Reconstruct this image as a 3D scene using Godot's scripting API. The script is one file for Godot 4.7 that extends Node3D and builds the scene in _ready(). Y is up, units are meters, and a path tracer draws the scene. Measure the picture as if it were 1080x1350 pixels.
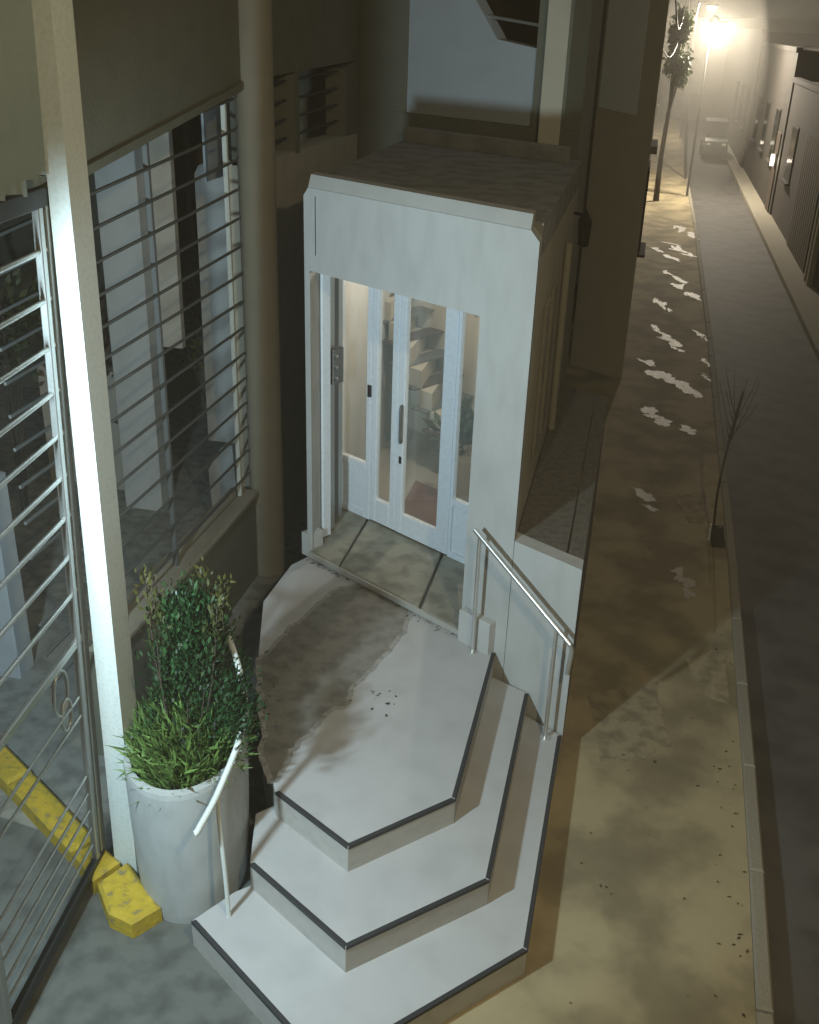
extends Node3D
# A night street seen from high on a house front: porch with steps, planter, gate and grille on the left, narrow misty road on the right.

var rng := RandomNumberGenerator.new()
var used := {}
const EX := Vector3(0.8553, 0, 0.5182)      # along the porch front
const EN := Vector3(-0.5182, 0, 0.8553)     # out of the porch front
const NORTH := Vector3(0, 0, -1)            # along the street
const P0 := Vector3(-2.30, 0, -7.14)        # left foot of the porch front
var M := {}

# ------------------------------------------------------------------ naming
func tag(o: Node, label: String, category: String, group := "", kind := "") -> Node:
	o.set_meta("label", label)
	if category: o.set_meta("category", category)
	if group: o.set_meta("group", group)
	if kind: o.set_meta("kind", kind)
	return o

func named(called: String) -> String:
	if not used.has(called):
		used[called] = 0
		return called
	used[called] += 1
	return "%s_%03d" % [called, used[called]]

func thing(called: String, label: String, category: String, at := Vector3.ZERO, group := "", kind := "") -> Node3D:
	var o := Node3D.new()
	o.name = named(called)
	add_child(o)
	o.position = at
	tag(o, label, category, group, kind)
	return o

func put(st: SurfaceTool, called: String, m: Material, parent: Node = null) -> MeshInstance3D:
	var o := MeshInstance3D.new()
	o.mesh = st.commit()
	o.material_override = m
	if parent:
		var n := 0
		var nm := called
		while parent.has_node(NodePath(nm)):
			n += 1
			nm = "%s_%03d" % [called, n]
		o.name = nm
		parent.add_child(o)
		# meshes are written in world coordinates: undo the places of the parents
		var off := Vector3.ZERO
		var p: Node = parent
		while p is Node3D and p != self:
			off += p.position
			p = p.get_parent()
		o.position = -off
	else:
		o.name = named(called)
		add_child(o)
	return o

# ------------------------------------------------------------------ geometry
func mb() -> SurfaceTool:
	var st := SurfaceTool.new()
	st.begin(Mesh.PRIMITIVE_TRIANGLES)
	return st

func tri(st: SurfaceTool, a: Vector3, b: Vector3, c: Vector3, na: Vector3, nb: Vector3, nc: Vector3) -> void:
	if (b - a).cross(c - a).dot(na + nb + nc) > 0.0:
		st.set_normal(na); st.add_vertex(a); st.set_normal(nc); st.add_vertex(c); st.set_normal(nb); st.add_vertex(b)
	else:
		st.set_normal(na); st.add_vertex(a); st.set_normal(nb); st.add_vertex(b); st.set_normal(nc); st.add_vertex(c)

func face(st: SurfaceTool, pts: Array, n: Vector3) -> void:
	var u: Vector3 = (Vector3.UP.cross(n) if absf(n.y) < 0.9 else Vector3.RIGHT).normalized()
	u = (u - n * u.dot(n)).normalized()
	var v := n.cross(u)
	var flat := PackedVector2Array()
	for p in pts: flat.append(Vector2(u.dot(p), v.dot(p)))
	var idx := Geometry2D.triangulate_polygon(flat)
	for i in range(0, idx.size(), 3):
		tri(st, pts[idx[i]], pts[idx[i + 1]], pts[idx[i + 2]], n, n, n)

func newell(pts: Array) -> Vector3:
	var n := Vector3.ZERO
	for i in pts.size():
		var a: Vector3 = pts[i]
		var b: Vector3 = pts[(i + 1) % pts.size()]
		n += a.cross(b)
	return n.normalized()

func extr(st: SurfaceTool, pts: Array, d: Vector3) -> void:      # a flat outline pushed along d
	var n0 := newell(pts)
	var n := n0 if n0.dot(d) < 0 else -n0
	face(st, pts, n)
	var far := []
	for p in pts: far.append(p + d)
	face(st, far, -n)
	for i in pts.size():
		var a: Vector3 = pts[i]
		var b: Vector3 = pts[(i + 1) % pts.size()]
		if a.distance_to(b) < 1e-5: continue
		var o := (b - a).cross(d).normalized()
		if o.dot((b - a).cross(n0)) < 0: o = -o
		tri(st, a, b, b + d, o, o, o)
		tri(st, a, b + d, a + d, o, o, o)

func slab(st: SurfaceTool, poly: Array, y0: float, y1: float, bevel := 0.0) -> void:   # poly of Vector2(x, z), worn arris of the given width
	var area := 0.0
	var c := poly.size()
	for i in c:
		var a: Vector2 = poly[i]
		var b: Vector2 = poly[(i + 1) % c]
		area += a.cross(b)
	var s := signf(area)
	var inner := []
	for i in c:
		var p: Vector2 = poly[i]
		var e0: Vector2 = (p - poly[(i + c - 1) % c]).normalized()
		var e1: Vector2 = (poly[(i + 1) % c] - p).normalized()
		var n0 := Vector2(-e0.y, e0.x) * s
		var n1 := Vector2(-e1.y, e1.x) * s
		var mm := (n0 + n1).normalized()
		inner.append(p + mm * bevel / maxf(0.4, mm.dot(n0)))
	var top := []
	var low := []
	for p in inner: top.append(Vector3(p.x, y1, p.y))
	for p in poly: low.append(Vector3(p.x, y0, p.y))
	face(st, top, Vector3.UP)
	face(st, low, Vector3.DOWN)
	for i in c:
		var j := (i + 1) % c
		var a: Vector2 = poly[i]
		var b: Vector2 = poly[j]
		var e := (b - a).normalized()
		var o := Vector3(e.y * s, 0, -e.x * s)
		var a0 := Vector3(a.x, y0, a.y)
		var b0 := Vector3(b.x, y0, b.y)
		var a1 := Vector3(a.x, y1 - bevel, a.y)
		var b1 := Vector3(b.x, y1 - bevel, b.y)
		tri(st, a0, b0, b1, o, o, o)
		tri(st, a0, b1, a1, o, o, o)
		if bevel > 0.0:
			var q := (o + Vector3.UP).normalized()
			tri(st, a1, b1, top[j], q, q, q)
			tri(st, a1, top[j], top[i], q, q, q)

func box(st: SurfaceTool, c: Vector3, half: Vector3, x := Vector3.RIGHT, y := Vector3.UP, bev := 0.0) -> void:   # a box with chamfered edges round its x direction
	var zz := x.cross(y).normalized()
	var b := minf(bev, minf(half.y, half.z) * 0.9)
	var base := c - x * half.x
	var pts := []
	var prof := [Vector2(-half.y + b, -half.z), Vector2(half.y - b, -half.z), Vector2(half.y, -half.z + b), Vector2(half.y, half.z - b), Vector2(half.y - b, half.z), Vector2(-half.y + b, half.z), Vector2(-half.y, half.z - b), Vector2(-half.y, -half.z + b)] if b > 0 else [Vector2(-half.y, -half.z), Vector2(half.y, -half.z), Vector2(half.y, half.z), Vector2(-half.y, half.z)]
	for p in prof: pts.append(base + y * p.x + zz * p.y)
	extr(st, pts, x * half.x * 2.0)

func tube(st: SurfaceTool, pts: Array, r, sides := 8) -> void:   # r: a number or one radius per point
	var c := pts.size()
	var rings := []
	var norms := []
	var prev := Vector3.ZERO
	for i in c:
		var t: Vector3 = ((pts[mini(i + 1, c - 1)] as Vector3) - (pts[maxi(i - 1, 0)] as Vector3)).normalized()
		var u: Vector3
		if prev == Vector3.ZERO:
			u = t.cross(Vector3.UP if absf(t.y) < 0.9 else Vector3.RIGHT).normalized()
		else:
			u = (prev - t * prev.dot(t)).normalized()
		prev = u
		var v := t.cross(u)
		var rad: float = r[i] if r is Array else r
		var ring := []
		var nr := []
		for k in sides:
			var a := TAU * k / sides
			var n := u * cos(a) + v * sin(a)
			nr.append(n)
			ring.append((pts[i] as Vector3) + n * rad)
		rings.append(ring)
		norms.append(nr)
	for i in c - 1:
		for k in sides:
			var j := (k + 1) % sides
			tri(st, rings[i][k], rings[i][j], rings[i + 1][j], norms[i][k], norms[i][j], norms[i + 1][j])
			tri(st, rings[i][k], rings[i + 1][j], rings[i + 1][k], norms[i][k], norms[i + 1][j], norms[i + 1][k])
	face(st, rings[0], ((pts[0] as Vector3) - (pts[1] as Vector3)).normalized())
	face(st, rings[c - 1], ((pts[c - 1] as Vector3) - (pts[c - 2] as Vector3)).normalized())

func smooth(pts: Array, n := 6) -> Array:                        # Catmull-Rom through the points
	var out := []
	for i in pts.size() - 1:
		var p0: Vector3 = pts[maxi(i - 1, 0)]
		var p1: Vector3 = pts[i]
		var p2: Vector3 = pts[i + 1]
		var p3: Vector3 = pts[mini(i + 2, pts.size() - 1)]
		for k in n:
			out.append(p1.cubic_interpolate(p2, p0, p3, float(k) / n))
	out.append(pts[-1])
	return out

func oval(st: SurfaceTool, c: Vector3, ax: Vector3, az: Vector3, prof: Array, sides := 40) -> void:   # a lathed shape on an oval plan; prof of Vector2(scale, y)
	for i in prof.size() - 1:
		var p: Vector2 = prof[i]
		var q: Vector2 = prof[i + 1]
		for k in sides:
			var pts := []
			var nn := []
			for w in [[p, k], [p, k + 1], [q, k + 1], [q, k]]:
				var a: float = TAU * w[1] / sides
				var dirv: Vector3 = ax * cos(a) + az * sin(a)
				pts.append(c + dirv * w[0].x + Vector3.UP * w[0].y)
				var out: Vector3 = (ax.normalized() * cos(a) / ax.length() + az.normalized() * sin(a) / az.length()).normalized()
				nn.append((out * (q.y - p.y) + Vector3.UP * (p.x - q.x) * 0.4).normalized())
			tri(st, pts[0], pts[1], pts[2], nn[0], nn[1], nn[2])
			tri(st, pts[0], pts[2], pts[3], nn[0], nn[2], nn[3])

func pe(s: float, d: float, y: float) -> Vector3:                # a place by the porch: along its front, back into it, height
	return P0 + EX * s + NORTH * d + Vector3.UP * y

func p2(v: Vector3) -> Vector2:
	return Vector2(v.x, v.z)

func leaf_mesh(w: float, l: float) -> ArrayMesh:
	var st := mb()
	var a := Vector3.ZERO
	var b := Vector3(w * 0.5, w * 0.12, l * 0.45)
	var c := Vector3(0, -w * 0.05, l)
	var d := Vector3(-w * 0.5, w * 0.12, l * 0.45)
	tri(st, a, b, c, Vector3.UP, Vector3.UP, Vector3.UP)
	tri(st, a, c, d, Vector3.UP, Vector3.UP, Vector3.UP)
	return st.commit()

func scatter(called: String, mesh: Mesh, m: Material, places: Array, tints: Array, parent: Node = null) -> MultiMeshInstance3D:
	var mm := MultiMesh.new()
	mm.transform_format = MultiMesh.TRANSFORM_3D
	mm.use_colors = true
	mm.mesh = mesh
	mm.instance_count = places.size()
	for i in places.size():
		mm.set_instance_transform(i, places[i])
		mm.set_instance_color(i, tints[i])
	var o := MultiMeshInstance3D.new()
	o.multimesh = mm
	o.material_override = m
	if parent:
		o.name = called
		o.position = -(parent as Node3D).position
		parent.add_child(o, true)
	else:
		o.name = named(called)
		add_child(o)
	o.set_meta("kind", "stuff")
	return o

func leafy(dirv: Vector3, spread: float) -> Basis:               # a leaf that points roughly along dirv
	var d := (dirv + Vector3(rng.randfn(), rng.randfn(), rng.randfn()) * spread).normalized()
	var up := Vector3(rng.randfn(), rng.randfn(), rng.randfn()).normalized()
	var x := up.cross(d)
	if x.length() < 0.01: x = Vector3.RIGHT
	x = x.normalized()
	return Basis(x, d.cross(x), d)

# ------------------------------------------------------------------ materials
func lin(r: float, g: float, b: float) -> Color:
	return Color(r, g, b).linear_to_srgb()

func noise_tex(freq: float, seed_: int, stops: Array, size := 512, warp := 0.0, oct := 5) -> NoiseTexture2D:
	var n := FastNoiseLite.new()
	n.noise_type = FastNoiseLite.TYPE_SIMPLEX_SMOOTH
	n.seed = seed_
	n.frequency = freq
	n.fractal_octaves = oct
	if warp > 0.0:
		n.domain_warp_enabled = true
		n.domain_warp_amplitude = warp
		n.domain_warp_frequency = freq * 1.6
	var t := NoiseTexture2D.new()
	t.width = size
	t.height = size
	t.seamless = true
	t.noise = n
	var g := Gradient.new()
	var offs := PackedFloat32Array()
	var cols := PackedColorArray()
	for s in stops:
		offs.append(s[0])
		cols.append(s[1] if s[1] is Color else lin(s[1], s[1], s[1]))
	g.offsets = offs
	g.colors = cols
	t.color_ramp = g
	return t

func bump_tex(freq: float, seed_: int, size := 512) -> NoiseTexture2D:
	return noise_tex(freq, seed_, [[0.0, 0.0], [1.0, 1.0]], size)

func mat(base: Color, rough: float, tex: Texture2D = null, tile := 1.0, relief: Texture2D = null, depth := 0.1, rtile := 0.5, metal := 0.0) -> StandardMaterial3D:
	var m := StandardMaterial3D.new()
	m.albedo_color = base
	m.roughness = rough
	m.metallic = metal
	m.uv1_triplanar = true
	m.uv1_world_triplanar = true
	m.uv1_scale = Vector3.ONE / tile
	if tex: m.albedo_texture = tex
	if relief:
		m.heightmap_enabled = true
		m.heightmap_texture = relief
		m.heightmap_scale = depth
	return m

func materials() -> void:
	var grime := noise_tex(0.012, 3, [[0.0, 0.86], [0.45, 0.96], [0.7, 1.0], [1.0, 0.97]], 512, 8.0)
	var fine := noise_tex(0.05, 5, [[0.0, 0.84], [0.5, 0.97], [1.0, 1.0]], 512)
	var blotch := noise_tex(0.0065, 12, [[0.0, 0.48], [0.32, 0.6], [0.5, 0.78], [0.66, 0.95], [1.0, 1.06]], 1024, 14.0, 5)  # pavement stains, with foliage shadow painted into the same mottling
	var stone := noise_tex(0.02, 9, [[0.0, 0.62], [0.4, 0.82], [0.6, 1.0], [1.0, 1.08]], 512, 12.0)
	var grain := bump_tex(0.12, 21)
	var rough_b := bump_tex(0.05, 23)
	var streak := noise_tex(0.016, 51, [[0.0, 0.84], [0.4, 0.95], [0.6, 1.0], [1.0, 1.0]], 512, 10.0)
	var worn := noise_tex(0.018, 61, [[0.0, lin(0.20, 0.18, 0.13)], [0.2, lin(0.30, 0.24, 0.09)], [0.3, lin(0.46, 0.34, 0.04)], [0.6, lin(0.54, 0.39, 0.035)], [1.0, lin(0.58, 0.44, 0.06)]], 512, 25.0)
	M.plaster = mat(lin(0.52, 0.53, 0.52), 0.8, grime, 2.2, grain, 0.10)
	M.plaster_front = mat(lin(0.49, 0.50, 0.49), 0.8, streak, 1.0, grain, 0.10)
	M.plaster_front.uv1_scale = Vector3(0.75, 0.22, 0.75)
	M.plaster_dim = mat(lin(0.32, 0.30, 0.24), 0.85, grime, 2.0, grain, 0.15)
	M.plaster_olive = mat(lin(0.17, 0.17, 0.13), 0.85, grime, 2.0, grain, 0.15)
	M.plaster_mid = mat(lin(0.50, 0.47, 0.38), 0.85, grime, 2.6, grain, 0.12)
	M.panel_white = mat(lin(0.42, 0.46, 0.49), 0.75, grime, 3.0, grain, 0.05)
	M.roofing = mat(lin(0.30, 0.30, 0.285), 0.9, stone, 2.6, rough_b, 0.3)
	M.tread = mat(lin(0.50, 0.51, 0.525), 0.55, grime, 2.3, grain, 0.015)
	M.riser = mat(lin(0.46, 0.45, 0.42), 0.6, streak, 0.8, grain, 0.02)
	M.nosing = mat(lin(0.035, 0.038, 0.042), 0.6)
	M.threshold = mat(lin(0.31, 0.305, 0.25), 0.5, stone_light(stone), 1.7, grain, 0.05)
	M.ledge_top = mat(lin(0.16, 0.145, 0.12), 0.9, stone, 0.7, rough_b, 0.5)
	M.aluminium = mat(lin(0.80, 0.86, 0.93), 0.35, fine, 1.1)
	M.galvanised = mat(lin(0.55, 0.57, 0.56), 0.38, fine, 0.5, null, 0.0, 0.5, 0.75)
	M.chrome = mat(lin(0.74, 0.75, 0.74), 0.36, null, 1.0, null, 0.0, 0.5, 0.85)
	M.dark_metal = mat(lin(0.035, 0.04, 0.042), 0.5, fine, 0.4)
	M.grey_metal = mat(lin(0.17, 0.18, 0.18), 0.5, fine, 0.4, null, 0.0, 0.5, 0.3)
	M.bar_paint = mat(lin(0.10, 0.105, 0.10), 0.5, fine, 0.4)
	M.post_paint = mat(lin(0.72, 0.78, 0.76), 0.5, fine, 0.8)
	M.planter = mat(lin(0.45, 0.48, 0.48), 0.65, streak, 1.0, grain, 0.08)
	M.planter.uv1_scale = Vector3(1.3, 0.5, 1.3)
	M.soil = mat(lin(0.035, 0.028, 0.02), 1.0, stone, 0.3, rough_b, 1.0)
	M.yellow = mat(Color.WHITE, 0.7, worn, 0.8, rough_b, 0.4)
	M.concrete = mat(lin(0.135, 0.145, 0.135), 0.8, stone_light(stone), 1.9, rough_b, 0.3)
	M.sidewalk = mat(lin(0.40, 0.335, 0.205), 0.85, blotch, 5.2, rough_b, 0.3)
	M.kerb = mat(lin(0.30, 0.275, 0.22), 0.85, fine, 0.8, rough_b, 0.3)
	M.asphalt = mat(lin(0.105, 0.099, 0.094), 0.75, stone_light(null), 4.3, rough_b, 0.18)
	M.earth = mat(lin(0.05, 0.045, 0.04), 1.0, stone, 2.0)
	M.yard = mat(lin(0.28, 0.29, 0.265), 0.85, stone_light(stone), 1.5, rough_b, 0.3)
	M.beige = mat(lin(0.50, 0.46, 0.39), 0.85, grime, 2.0)
	M.tile = mat(lin(0.42, 0.38, 0.32), 0.35, fine, 0.7)
	M.mat_red = mat(lin(0.20, 0.095, 0.07), 0.95, fine, 0.2, rough_b, 0.3)
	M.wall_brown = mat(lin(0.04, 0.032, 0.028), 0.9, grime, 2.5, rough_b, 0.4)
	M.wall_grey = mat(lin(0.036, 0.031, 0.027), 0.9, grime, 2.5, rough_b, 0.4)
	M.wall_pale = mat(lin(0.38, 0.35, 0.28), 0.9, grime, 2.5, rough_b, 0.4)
	M.wood_dark = mat(lin(0.07, 0.05, 0.038), 0.7, fine, 0.4)
	M.bark = mat(lin(0.08, 0.062, 0.045), 0.95, stone, 0.3, rough_b, 0.8)
	M.sheet = mat(lin(0.25, 0.31, 0.32), 0.5, grime, 1.0)
	M.black = mat(lin(0.015, 0.015, 0.016), 0.5)
	M.clay = mat(lin(0.36, 0.26, 0.17), 0.8, fine, 0.4)
	M.window_dark = mat(lin(0.02, 0.022, 0.024), 0.12)
	M.glass = StandardMaterial3D.new()
	M.glass.albedo_color = Color(0.9, 0.95, 0.94, 0.07)
	M.glass.roughness = 0.03
	M.glass.transparency = BaseMaterial3D.TRANSPARENCY_ALPHA
	M.leaf = StandardMaterial3D.new()
	M.leaf.albedo_color = Color.WHITE
	M.leaf.vertex_color_use_as_albedo = true
	M.leaf.roughness = 0.55
	M.leaf.cull_mode = BaseMaterial3D.CULL_DISABLED
	M.leaf.backlight_enabled = true
	M.leaf.backlight = Color(0.35, 0.45, 0.2)

func stone_light(_t) -> NoiseTexture2D:
	if not M.has("_mottle"):
		M._mottle = noise_tex(0.015, 31, [[0.0, 0.55], [0.4, 0.8], [0.6, 0.98], [1.0, 1.1]], 512, 12.0)
	return M._mottle

func glow(c: Color, energy: float) -> StandardMaterial3D:
	var m := StandardMaterial3D.new()
	m.albedo_color = Color(0.1, 0.1, 0.1)
	m.emission_enabled = true
	m.emission = c
	m.emission_energy_multiplier = energy
	return m

# ------------------------------------------------------------------ the scene
func _ready() -> void:
	rng.seed = 20260728
	# camera
	var cam := Camera3D.new()
	cam.name = "camera"
	cam.transform = Transform3D(Basis(Vector3(0.97544701, 0.0318916, -0.21791297), Vector3(-0.12245872, 0.90093769, -0.41631135), Vector3(0.18304917, 0.432775, 0.88272238)), Vector3(0, 4.55, 0))
	cam.fov = 52.893
	cam.near = 0.1
	cam.far = 900.0
	cam.current = true
	add_child(cam)
	# night sky, mist, exposure
	var env := Environment.new()
	var sky_m := ProceduralSkyMaterial.new()
	sky_m.sky_top_color = lin(0.044, 0.042, 0.034)
	sky_m.sky_horizon_color = lin(0.036, 0.034, 0.028)
	sky_m.ground_bottom_color = lin(0.008, 0.008, 0.007)
	sky_m.ground_horizon_color = lin(0.02, 0.018, 0.016)
	sky_m.sun_angle_max = 1.0
	var sky := Sky.new()
	sky.sky_material = sky_m
	env.background_mode = Environment.BG_SKY
	env.sky = sky
	env.background_energy_multiplier = 1.0
	env.tonemap_mode = Environment.TONE_MAPPER_LINEAR
	env.tonemap_exposure = 1.1
	env.fog_enabled = true
	env.fog_density = 0.0055
	env.volumetric_fog_enabled = true
	env.volumetric_fog_density = 0.0
	env.fog_light_color = Color(0.9, 0.88, 0.84)
	env.sdfgi_enabled = true
	env.ssao_enabled = true
	env.ssil_enabled = true
	var we := WorldEnvironment.new()
	we.name = "world_environment"
	we.environment = env
	add_child(we)
	# a faint moon
	var moon := DirectionalLight3D.new()
	moon.name = "moon"
	moon.light_energy = 0.012
	moon.light_color = Color(0.9, 0.92, 1.0)
	moon.light_angular_distance = 4.0
	moon.shadow_enabled = true
	moon.rotation_degrees = Vector3(-62, 38, 0)
	add_child(moon)
	materials()
	lamps()
	mist()
	setting()
	house()
	porch()
	steps()
	gate_side()
	yard()
	street_houses()
	plants()
	small_things()

func mist() -> void:                                             # mist that hangs in the far part of the street
	for w in [[Vector3(1.7, 3.4, -42.0), Vector3(11.0, 7.6, 44.0), 0.0006], [Vector3(1.25, 3.3, -36.0), Vector3(3.4, 7.0, 26.0), 0.022]]:
		var v := FogVolume.new()
		v.name = named("mist")
		v.shape = RenderingServer.FOG_VOLUME_SHAPE_BOX if w[2] < 0.01 else RenderingServer.FOG_VOLUME_SHAPE_ELLIPSOID
		v.size = w[1]
		v.position = w[0]
		var fm := FogMaterial.new()
		fm.density = w[2]
		fm.albedo = Color(0.93, 0.91, 0.87)
		v.material = fm
		add_child(v)
		tag(v, "pale mist hanging over the far end of the street" if w[2] < 0.01 else "thicker mist glowing round the far street lamp", "mist", "", "stuff")

func spot(at: Vector3, to: Vector3, c: Color, e: float, cone: float, size: float, nm: String, blend: float) -> void:
	var l := SpotLight3D.new()
	l.name = nm
	add_child(l)
	l.look_at_from_position(at, to, Vector3.UP if absf((to - at).normalized().y) < 0.9 else Vector3(0, 0, -1))
	l.light_color = c
	l.light_energy = e
	l.spot_angle = cone
	l.spot_range = 120.0
	l.spot_attenuation = 2.0
	l.spot_angle_attenuation = blend
	l.light_size = size
	l.shadow_enabled = true

func lamps() -> void:
	# cool floodlight on a pole beside the camera, just out of the frame
	var f := thing("floodlight", "white floodlight on a slim pole inside the gate, lighting the porch and steps", "floodlight", Vector3(-2.25, 0, -1.82))
	var st := mb()
	tube(st, [Vector3(-2.25, 0, -1.76), Vector3(-2.25, 3.25, -1.76)], 0.03, 10)
	put(st, "pole", M.grey_metal, f)
	st = mb()
	box(st, Vector3(-2.25, 3.05, -1.84), Vector3(0.14, 0.10, 0.03), Vector3.RIGHT, Vector3.UP, 0.01)
	put(st, "housing", M.black, f)
	st = mb()
	box(st, Vector3(-2.25, 3.05, -1.875), Vector3(0.12, 0.08, 0.004))
	put(st, "lamp_face", glow(Color(0.88, 0.97, 1.0), 4.0), f)
	spot(Vector3(-2.25, 3.05, -1.90), Vector3(-2.1, 0.3, -6.9), Color(0.86, 0.965, 1.0), 15.5, 55.0, 0.09, "floodlight_beam", 0.5)
	# two street lamps: one far down the street in the mist, one behind the camera
	street_lamp(Vector3(1.30, 0, -33.0), Vector3(1.47, 4.62, -32.9), Color(1.0, 0.95, 0.86), 55.0, "bright street lamp on a pole far down the misty street", 0.32, false)
	street_lamp(Vector3(1.35, 0, -51.0), Vector3(1.93, 5.35, -50.9), Color(1.0, 0.95, 0.86), 30.0, "second bright street lamp, higher in view, beyond the first in the mist", 0.32, false)
	street_lamp(Vector3(1.02, 0, 0.6), Vector3(1.35, 6.2, -1.0), Color(1.0, 0.915, 0.72), 11.0, "amber street lamp on the near kerb, above the camera", 0.2, true)

func street_lamp(foot: Vector3, head: Vector3, c: Color, e: float, label: String, size: float, hooded: bool) -> void:
	var o := thing("street_lamp", label, "street lamp", foot, "street lamps along the kerb")
	var st := mb()
	tube(st, smooth([foot, Vector3(foot.x, head.y * 0.6, foot.z), Vector3(foot.x, head.y, foot.z), Vector3(lerpf(foot.x, head.x, 0.5), head.y + 0.22, lerpf(foot.z, head.z, 0.5)), head + Vector3(0, 0.14, 0)]), 0.035, 8)
	put(st, "pole", M.grey_metal, o)
	st = mb()
	box(st, head + Vector3(0, 0.08, 0), Vector3(size * 0.8, 0.05, 0.1), Vector3.RIGHT, Vector3.UP, 0.02)
	put(st, "lamp_housing", M.grey_metal, o)
	st = mb()
	oval(st, head, Vector3(size * 0.6, 0, 0), Vector3(0, 0, 0.09), [Vector2(0.02, -0.16), Vector2(0.6, -0.13), Vector2(1.0, -0.02), Vector2(1.0, 0.028), Vector2(0.02, 0.029)], 16)
	put(st, "lamp_bulb", glow(c, 14.0), o)
	if hooded:
		spot(head + Vector3(0, -0.17, 0), head + Vector3(1.5, -6.0, -1.8), c, e, 81.0, 0.06, "hooded_lamp_light", 0.15)
		return
	var l := OmniLight3D.new()
	l.name = named("street_lamp_light")
	add_child(l)
	l.position = head + Vector3(0, -0.06, 0)
	l.light_color = c
	l.light_energy = e
	l.omni_range = 150.0
	l.omni_attenuation = 2.0
	l.light_size = 0.05
	l.shadow_enabled = true

func kx(z: float) -> float:                                      # where the left kerb runs
	var t := [Vector2(-70, 1.40), Vector2(-38, 1.42), Vector2(-27.5, 1.45), Vector2(-17.3, 1.40), Vector2(-11.9, 1.335), Vector2(-9.4, 1.31), Vector2(-7, 1.255), Vector2(-5.7, 1.23), Vector2(-4.7, 1.20), Vector2(-3.94, 1.17), Vector2(8, 0.95)]
	for i in t.size() - 1:
		if z >= t[i].x and z <= t[i + 1].x:
			return lerpf(t[i].y, t[i + 1].y, (z - t[i].x) / (t[i + 1].x - t[i].x))
	return 1.4

func setting() -> void:
	var st := mb()
	slab(st, [Vector2(-300, -500), Vector2(300, -500), Vector2(300, 200), Vector2(-300, 200)], -0.5, -0.135)
	tag(put(st, "ground", M.earth), "dark ground around the houses, reaching the horizon", "ground", "", "structure")
	var zs := []
	var z := 8.0
	while z > -62.0:
		zs.append(z)
		z -= 1.0 if z > -20 else 2.0
	zs.append(-62.0)
	# road
	var poly := []
	for v in zs: poly.append(Vector2(kx(v), v))
	for i in range(zs.size() - 1, -1, -1): poly.append(Vector2(3.02, zs[i]))
	st = mb()
	slab(st, poly, -0.3, -0.12)
	tag(put(st, "road", M.asphalt), "narrow dark asphalt road running away into the mist", "road", "", "structure")
	# left pavement
	poly = []
	for v in zs: poly.append(Vector2(kx(v) - 0.09, v))
	poly.append_array([Vector2(-0.9, -62), Vector2(-0.9, -12.0), Vector2(-0.9, 8)])
	st = mb()
	slab(st, poly, -0.3, 0.0)
	tag(put(st, "pavement", M.sidewalk), "concrete pavement mottled with stains and painted leaf shade between the house and the road", "pavement", "", "structure")
	# old repairs in the pavement
	var mends := [[[Vector2(0.80, -7.27), Vector2(1.11, -7.50), Vector2(1.11, -6.70), Vector2(0.90, -6.80)], 1.25, "pale mended patch of pavement near the kerb"], [[Vector2(0.04, -6.59), Vector2(0.57, -6.86), Vector2(0.65, -6.08), Vector2(0.46, -5.90), Vector2(0.19, -5.80)], 1.1, "wide mended patch of pavement beside the annex"], [[Vector2(0.72, -10.4), Vector2(1.06, -10.7), Vector2(1.04, -9.9), Vector2(0.88, -9.84)], 1.15, "mended patch of pavement beside the sapling"]]
	for w in mends:
		var rim := []
		for i in w[0].size():
			var a: Vector2 = w[0][i]
			var b: Vector2 = w[0][(i + 1) % w[0].size()]
			for j in 5: rim.append(a.lerp(b, j / 5.0) + Vector2(rng.randfn(), rng.randfn()) * 0.012)
		st = mb()
		slab(st, rim, -0.05, 0.003)
		tag(put(st, "pavement_patch", mat(lin(0.30 * w[1], 0.255 * w[1], 0.16 * w[1]), 0.85, stone_light(null), 1.3, M.sidewalk.heightmap_texture, 0.3)), w[2], "pavement patch", "", "structure")
	# kerb stones
	var kerb := thing("kerb", "pale worn kerb stones along the left edge of the road", "kerb", Vector3.ZERO, "", "structure")
	z = 1.0
	while z > -60.0:
		var l := 1.0 if z > -18 else 2.5
		st = mb()
		var a := z - 0.006
		var b := z - l + 0.006
		var up := rng.randf_range(-0.003, 0.006)
		slab(st, [Vector2(kx(a) - 0.088, a), Vector2(kx(a), a), Vector2(kx(b), b), Vector2(kx(b) - 0.088, b)], -0.2, 0.012 + up, 0.012)
		put(st, "kerb_stone", M.kerb, kerb)
		z -= l
	# right pavement
	st = mb()
	slab(st, [Vector2(3.024, 8), Vector2(3.65, 8), Vector2(3.65, -62), Vector2(3.024, -62)], -0.3, 0.0, 0.015)
	tag(put(st, "pavement", M.kerb), "narrow pale pavement on the far side of the road", "pavement", "", "structure")
	# driveway and yard floor
	st = mb()
	slab(st, [Vector2(-12, 8), Vector2(-0.904, 8), Vector2(-0.904, -7.0), Vector2(-2.75, -7.0), Vector2(-2.75, -4.2), Vector2(-12, -5.6)], -0.3, -0.002)
	tag(put(st, "driveway", M.concrete), "grey stained concrete driveway in front of the gate", "driveway", "", "structure")
	st = mb()
	slab(st, [Vector2(-12, -5.604), Vector2(-2.754, -4.204), Vector2(-2.754, -12), Vector2(-12, -12)], -0.3, -0.006)
	tag(put(st, "courtyard", M.yard), "dim grey courtyard floor behind the barred opening", "courtyard", "", "structure")

func bar_slope(y: float) -> float:
	return 0.078 * clampf((y - 2.5) / 1.4, 0.0, 1.3)

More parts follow.
